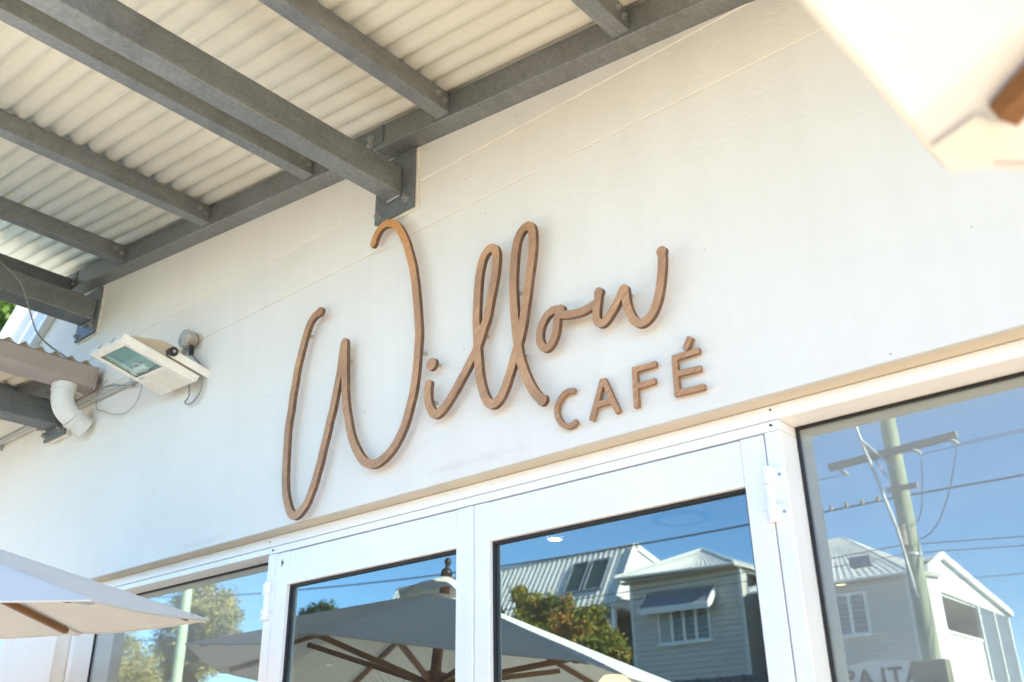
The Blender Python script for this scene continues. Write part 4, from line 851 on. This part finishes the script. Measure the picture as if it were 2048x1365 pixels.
for x0, x1 in ((-22.25, -21.55), (-21.32, -20.58)):
    def SP(x, t, o): 
        d = Vector((0, RY-EY, RZ-EZ)); nn = Vector((0, RZ-EZ, EY-RY)).normalized(); p = Vector((x, EY, EZ)) + d*t + nn*o; return p
    m = MB()
    for a, b, c, d in ((x0-.05, x0, .30, .84), (x1, x1+.05, .30, .84), (x0, x1, .30, .33), (x0, x1, .81, .84)):
        m.add([SP(x, t, o) for o in (-.01, .12) for x, t in ((a, c), (b, c), (b, d), (a, d))], [(0,3,2,1),(4,5,6,7),(0,1,5,4),(1,2,6,5),(2,3,7,6),(3,0,4,7)])
    rw = m.build('roof_window', M['hood'], h)
    m = MB(); m.add([SP(x, t, o) for o in (.0, .08) for x, t in ((x0, .33), (x1, .33), (x1, .81), (x0, .81))], [(0,3,2,1),(4,5,6,7),(0,1,5,4),(1,2,6,5),(2,3,7,6),(3,0,4,7)]); m.build('pane', M['sky_glass'], rw)
m = MB(); m.beam((XR-.06, EY+.05, 3), (XR-.06, EY+.05, EZ-.1), .14, .14); ps = m.build('verandah_post', M['white'], h)
m = MB()
for k in range(7):
    t0, t1 = math.radians(k*90/7), math.radians((k+1)*90/7); f_ = lambda t: (XR-.14-.75*(1-math.sin(t)), EZ-.12-.9*(1-math.cos(t)))
    (xa, za), (xb, zb_) = f_(t0), f_(t1); m.beam((xa, EY+.05, za), (xb, EY+.05, zb_), .06, .14, (0, 1, 0))
m.build('bracket', M['white'], ps)
m = MB()
for k in range(60): m.box((-32+k*.2, -27.0, 4.6), (-31.95+k*.2, -26.95, 5.5))
m.box((-32, -27.02, 5.5), (XR-.1, -26.93, 5.58)); m.build('balustrade', M['white_board'], h, stuff=True)
m = MB(); m.box((-32, -28.3, 4.35), (XR-.1, -26.8, 4.55)); m.build('verandah_floor', M['brown_wall'], h)

# ---- white house on the corner with the screened verandah
h = thing('corner_house', 'white weatherboard house with a screened side verandah behind the power pole', 'house', (-11, -30, 3))
m = MB(); lap_boards(m, -13.6, -9.18, 3.0, 6.62, -25.5, pitch=.14); m.box((-13.6, -28.1, 3.0), (-9.24, -25.5, 6.62)); m.build('wall', M['grey_board'], h)
m = MB(); m.box((-9.28, -25.52, 3.0), (-9.14, -25.46, 6.62)); m.build('corner_board', M['white_board'], h)
ribbed_roof('roof', h, (-9.0, -25.2, 6.66), (-13.9, -25.2, 6.66), (-11.75, -27.8, 8.45), (-12.6, -27.8, 8.45), M['roof_white'], .22, .02, .05)
ribbed_roof('roof', h, (-9.0, -28.0, 6.9), (-9.0, -25.2, 6.66), (-11.75, -28.2, 8.45), (-11.75, -27.8, 8.45), M['roof_white'], .3)
m = MB(); m.tube([(-9.0, -25.14, 6.62), (-13.9, -25.14, 6.62)], .05, 8); m.build('gutter', M['white_board'], h)
house_window(h, -11.85, -10.50, 5.20, 6.25, -25.48, 3, ())
m = MB(); m.prism([(-25.5, 3.0), (-25.5, 6.55), (-26.95, 6.93), (-28.0, 7.35), (-28.0, 3.0)], 'x', -9.24, -9.14); m.prism([(-28.0, 6.45), (-28.0, 7.35), (-28.45, 7.52), (-34.9, 6.50), (-34.9, 6.40)], 'x', -9.24, -9.14); m.build('side_wall', M['white'], h)
m = MB(); m.prism([(-28.0, 3.0), (-28.0, 6.6), (-35, 6.4), (-35, 3.0)], 'x', -13, -11.2); m.build('inner_wall', M['grey_board'], h)
ribbed_roof('roof', h, (-14, -25.3, 6.8), (-14, -35, 6.6), (-9.0, -28.45, 7.56), (-9.0, -28.5, 7.56), M['roof_white'], .5)
m = MB(); m.beam((-9.05, -26.9, 6.95), (-9.05, -28.45, 7.60), .1, .2); m.beam((-9.05, -28.40, 7.62), (-9.05, -35.1, 6.54), .1, .22); m.build('barge_board', M['white'], h)
m = MB(); m.box((-13, -34.9, 6.36), (-9.2, -28.0, 6.42)); m.box((-13, -35.0, 3.0), (-9.24, -34.92, 6.45)); m.build('verandah_ceiling', M['white_board'], h)
m = MB()
for k in range(26): m.box((-9.22, -31.35+k*.125, 3.6), (-9.18, -31.29+k*.125, 5.28))
m.box((-9.24, -31.4, 5.28), (-9.14, -28.0, 5.36)); m.build('balustrade', M['white'], h, stuff=True)
m = MB(); m.box((-9.19, -31.3, 3.6), (-9.17, -28.0, 5.25)); m.build('privacy_sheet', M['white'], h)
for y in (-31.5, -33.2, -34.85):
    m = MB(); m.box((-9.24, y-.06, 3), (-9.12, y+.06, 6.5)); m.build('verandah_post', M['white'], h)
for y0, y1 in ((-33.1, -31.6), (-34.8, -33.3)):
    m = MB()
    for k in range(int((y1-y0)/.16)): m.box((-9.20, y0+k*.16, 3.2), (-9.17, y0+k*.16+.085, 6.42))
    m.build('slat_screen', M['clad'], h, stuff=True)

# ---- shop awning board with lettering
sh = thing('corner_shop', 'small shop below the corner house with an arched white name board', 'shop', (-8.4, -21.5, .1))
m = MB(); m.box((-10.6, -23.5, -.02), (-6.9, -20.3, 3.5)); m.build('wall', M['white_board'], sh)
bd = MB(); n = 12; top = [(-9.6+2.35*k/n, 3.62+.26*math.sin(math.pi*(.12+.76*k/n))) for k in range(n+1)]
bd.prism([(-9.6, 2.85)] + top + [(-7.25, 2.85)], 'y', -20.25, -20.12); nb = bd.build('name_board', M['white'], sh)
fc = bpy.data.curves.new('lettering', 'FONT'); fc.body = 'ATLAS'; fc.size = .50; fc.extrude = .012; fc.offset = .012; fc.space_character = 1.25; fc.align_x = 'CENTER'
tmp = bpy.data.objects.new('tmp', fc); COL.objects.link(tmp); dg = bpy.context.evaluated_depsgraph_get(); tm = bpy.data.meshes.new_from_object(tmp.evaluated_get(dg)); bpy.data.objects.remove(tmp)
tm.name = 'lettering'; tm.transform(Matrix(((-1, 0, 0, -8.36), (0, 0, 1, -20.108), (0, 1, 0, 3.36), (0, 0, 0, 1)))); tm.transform(Matrix.Translation(-Vector(sh.location))); tm.materials.clear(); tm.materials.append(M['sign_text'])
lo = bpy.data.objects.new('lettering', tm); COL.objects.link(lo); lo.parent = nb
m = MB(); m.box((-10.2, -20.28, .2), (-7.4, -20.2, 2.4)); m.build('shop_glass', M['house_glass'], sh)

# ---- power pole
pp = thing('power_pole', 'weathered timber power pole with a crossarm beside the road', 'pole', (-5.57, -15, .1))
m = MB(); m.tube([(-5.58, -15, .08), (-5.57, -15, 5), (-5.56, -15, 10.2)], [.165, .15, .135], 18); m.build('shaft', M['pole'], pp)
m = MB(); m.beam((-6.73, -14.80, 6.83), (-4.37, -14.80, 6.93), .11, .12); m.build('crossarm', M['crossarm'], pp)
m = MB(); m.beam((-5.75, -14.82, 6.20), (-5.2, -14.82, 6.20), .08, .09); m.build('crossarm', M['crossarm'], pp)
for p, q in (((-6.53, -14.8, 6.75), (-6.27, -14.45, 6.53)), ((-5.16, -14.8, 6.84), (-4.93, -14.45, 6.62)), ((-4.48, -14.8, 6.86), (-4.30, -14.45, 6.66))):
    p, q = Vector(p), Vector(q); m = MB(); m.tube([p.lerp(q, t/8) for t in range(9)], [.02 + .022*(k % 2) for k in range(9)], 10); m.build('insulator', M['porcelain'], pp)
m = MB(); m.tube([(-6.25, -14.7, 8.6), (-6.01, -14.7, 7.18), (-5.66, -14.72, 5.48), (-5.56, -14.80, 4.3)], .03, 8); m.build('stay_rod', M['steel'], pp)
m = MB(); m.tube([(-6.01, -14.7, 7.18), (-5.52, -14.80, 6.55)], .028, 8); m.tube([(-6.01, -14.7, 7.18), (-5.72, -14.88, 6.45)], .02, 8); m.build('brace', M['steel'], pp)
m = MB(); m.lathe([(.165, 0), (.165, .05), (.16, .05)], (-5.57, -15, 5.02), 16); m.build('band', M['steel'], pp)
m = MB(); m.box((-5.82, -14.86, 2.0), (-5.24, -14.6, 3.26)); m.build('cabinet', M['olive'], pp, bevel=.02)
m = MB(); m.tube([(-5.62, -14.845, 5.55), (-5.63, -14.84, 5.2)], .07, 10); m.build('fuse_box', M['crossarm'], pp)
def catenary(p, q, sag, n=24):
    p, q = Vector(p), Vector(q); return [p.lerp(q, i/n) - Vector((0, 0, 4*sag*(i/n)*(1-i/n))) for i in range(n+1)]
def wire(p, q, sag, r, label, grp=None):
    m = MB(); m.tube(catenary(p, q, sag), r, 6); return tag(m.build('overhead_wire', M['wire']), label, 'wire', grp)
LW = 'thin overhead wires along the street'
wc = wire((-38, -15, 8.4), (-5.6, -15.17, 6.14), .72, .019, 'thick bundled overhead cable sagging left of the power pole')
wire((-5.5, -15.17, 6.14), (30, -15, 7.0), .35, .019, 'thick bundled overhead cable running right from the power pole')
m = MB()
for k in range(6): x = -7.25+k*.30; z = 6.14+.012*(x+5.6)**2*0 + .055; m.cyl((x, -15.15, z-.09+.0), (x, -15.15, z+.02), .035, 8)
m.build('cable_spacer', M['crossarm'], wc)
wire((-40, -15.3, 7.0), (-5.6, -15.16, 5.28), .7, .010, 'upper of two thin wires below the thick cable, left of the pole', LW)
wire((-40, -15.5, 7.25), (-5.6, -15.16, 5.12), .85, .009, 'lower of two thin wires below the thick cable, left of the pole', LW)
wire((-5.5, -15.16, 5.25), (28, -15.2, 5.6), .8, .009, 'upper of two thin wires right of the pole', 'thin overhead wires right of the pole'); wire((-5.5, -15.16, 5.1), (28, -15.6, 5.9), .9, .008, 'lower of two thin wires right of the pole', 'thin overhead wires right of the pole')
wire((-36, -14.6, 9.4), (-6.3, -14.45, 6.53), .6, .007, 'fine line leaving the crossarm insulator at its left end', 'fine lines from the crossarm'); wire((-4.93, -14.45, 6.62), (26, -9, 7.2), .5, .007, 'fine line from the middle crossarm insulator, beside the pole', 'fine lines from the crossarm'); wire((-4.30, -14.45, 6.66), (26, -8.2, 7.4), .5, .007, 'fine line from the insulator at the right crossarm end', 'fine lines from the crossarm')
wire((-5.45, -15.1, 5.3), (-9.3, -26.9, 6.6), .35, .012, 'service wire dropping from the pole to the corner house'); wire((-9.1, -28.9, 6.9), (10, -16, 6.2), .6, .012, 'service wire leaving the corner house gable')
m = MB(); m.tube(catenary((-4.95, -14.5, 6.55), (-5.4, -15, 5.6), .25, 12), .010, 6); m.tube(catenary((-4.35, -14.5, 6.6), (-5.4, -15, 5.3), .35, 12), .010, 6); m.build('jumper_lead', M['wire'], pp)
m = MB(); m.box((-6.75, -15.24, 5.0), (-6.36, -15.08, 5.18)); tag(m.build('cable_joint', M['hood']), 'grey cable joint box hanging on the wire left of the pole', 'cable joint')
gp = MB(); gp.tube([(-14.55, -6.4, -.0), (-14.55, -6.4, 9)], [.09, .075], 16); tag(gp.build('light_pole', M['pole_green']), 'pale green painted pole in front of the gum trees', 'pole')

# ---- trees
def tree(name, label, base, blobs, n, size, mat, trunk_r, seed, aspect=.5, limbs=True, grp=None):
    rnd = random.Random(seed); root = thing(name, label, 'tree', base, grp); base = Vector(base)
    m = MB(); top = max((Vector(b[0]) for b in blobs), key=lambda v: v.z); cen = sum((Vector(b[0]) for b in blobs), Vector())/len(blobs)
    mid = base.lerp(cen, .55) + Vector((rnd.uniform(-.2, .2), 0, 0)); m.tube([base, base.lerp(mid, .5) + Vector((.08, .05, 0)), mid, cen], [trunk_r, trunk_r*.8, trunk_r*.62, trunk_r*.3], 10)
    m.build('trunk', M['bark'], root)
    if limbs:
        l = MB()
        for c, r in blobs: l.tube([mid, mid.lerp(Vector(c), .5) + Vector((rnd.uniform(-.15, .15), rnd.uniform(-.15, .15), .1)), Vector(c) + Vector((0, 0, r*.4))], [trunk_r*.4, trunk_r*.24, trunk_r*.07], 6)
        l.build('limbs', M['bark'], root)
    tot = sum(r**2 for c, r in blobs); vs = []; fs = []; tone = []
    for c, r in blobs:
        c = Vector(c); clumps = []
        for k in range(max(5, int(26*r*r/(size*14)))):
            d = Vector((rnd.gauss(0, 1), rnd.gauss(0, 1), rnd.gauss(0, 1))).normalized(); clumps.append((c + d*r*rnd.uniform(.45, 1.0), rnd.uniform(-.22, .22)))
        for k in range(int(n*r*r/tot)):
            cc, tt = rnd.choice(clumps); d = Vector((rnd.gauss(0, 1), rnd.gauss(0, 1), rnd.gauss(0, .9)))*r*.17; p = cc + d
            u = Vector((rnd.gauss(0, 1), rnd.gauss(0, 1), rnd.gauss(0, .6)-.4)).normalized(); w = u.cross(Vector((rnd.gauss(0, 1), rnd.gauss(0, 1), rnd.gauss(0, 1)))).normalized()
            s = size*rnd.uniform(.6, 1.35); i0 = len(vs); vs += [p, p+u*s*.5+w*s*aspect*.5, p+u*s, p+u*s*.5-w*s*aspect*.5]; fs.append((i0, i0+1, i0+2, i0+3)); q = min(1, max(0, .45+tt*1.5+rnd.gauss(0, .14))); tone += [q]*4
    me = bpy.data.meshes.new('crown'); me.from_pydata([v - base for v in vs], [], fs); me.materials.append(mat); at = me.attributes.new('tone', 'FLOAT', 'POINT'); at.data.foreach_set('value', tone); me.update()
    o = bpy.data.objects.new('crown', me); COL.objects.link(o); o.parent = root; o['kind'] = 'stuff'; return root
tree('autumn_tree', 'bushy tree with green and orange leaves before the white roofed house', (-15.6, -18, -.02), [((-16.5, -18, 5.85), .55), ((-16.55, -18.1, 5.45), .6), ((-17.2, -17.8, 5.35), .5), ((-17.35, -18, 5.0), .5), ((-15.75, -18.2, 5.45), .5), ((-15.5, -17.9, 5.0), .65), ((-14.8, -18.1, 4.75), .7), ((-14.25, -17.9, 4.4), .55), ((-16.4, -17.8, 4.8), .8), ((-15.4, -17.9, 4.2), .9), ((-14.6, -18, 3.9), .7), ((-16.2, -18, 3.9), .9)], 42000, .10, M['leaf_red'], .14, 4, .6)
G2 = 'gum trees at the far left end of the street'
tree('gum_tree', 'tall gum tree with olive and gold foliage behind the green pole', (-59, -35, 2.98), [((-60.5, -35, 13.2), 2.0), ((-59, -35.5, 12.2), 2.0), ((-62.5, -35, 12.0), 1.8), ((-57.6, -35, 11.2), 1.5), ((-61, -35, 10.4), 2.1), ((-58.8, -35, 9.3), 1.5), ((-64, -36, 10), 1.8), ((-63, -35, 7.5), 2.2)], 26000, .26, M['leaf_gum'], .35, 8, .4, True, G2)
tree('gum_tree', 'broad gum tree with yellow green foliage at the left edge', (-47, -22, -.0), [((-46, -22, 7.2), 1.6), ((-44.2, -22, 6.6), 1.5), ((-47.8, -22, 6.4), 1.5), ((-45.5, -22, 5.6), 1.8), ((-43.2, -22, 5.4), 1.3), ((-48.6, -22, 5.2), 1.6), ((-41.8, -22, 4.6), 1.2), ((-46.5, -22, 4.2), 1.9), ((-44, -22, 3.8), 1.7), ((-50.2, -22, 6.2), 1.8), ((-41, -22.5, 3.4), 1.3)], 34000, .17, M['leaf_gum'], .2, 12, .42, True, G2)
tree('street_tree', 'small green treetop peeping over the reflected umbrella', (-41.2, -30, 2.98), [((-41.5, -30, 9.2), .9), ((-40.4, -30, 9.4), .85), ((-42.4, -30, 8.8), .8), ((-39.2, -30.2, 8.6), 1.0), ((-41, -30, 8.2), 1.3), ((-38.2, -30, 8.9), .8)], 5000, .2, M['leaf_green'], .2, 21)
tree('garden_tree', 'leafy branches beyond the awning at the left edge', (-13.6, 2.6, -.02), [((-12.15, 2.05, 7.15), .42), ((-12.6, 2.1, 7.5), .6), ((-12.9, 2.2, 6.9), .6), ((-12.2, 2.05, 6.62), .25), ((-13.6, 2.5, 7.6), .9), ((-13.2, 2.3, 6.0), .7)], 2600, .15, M['leaf_green'], .13, 31, .5)
for ob in scene.objects:
    if ob.type == 'MESH' and not ob.data.materials: print('no material', ob.name)
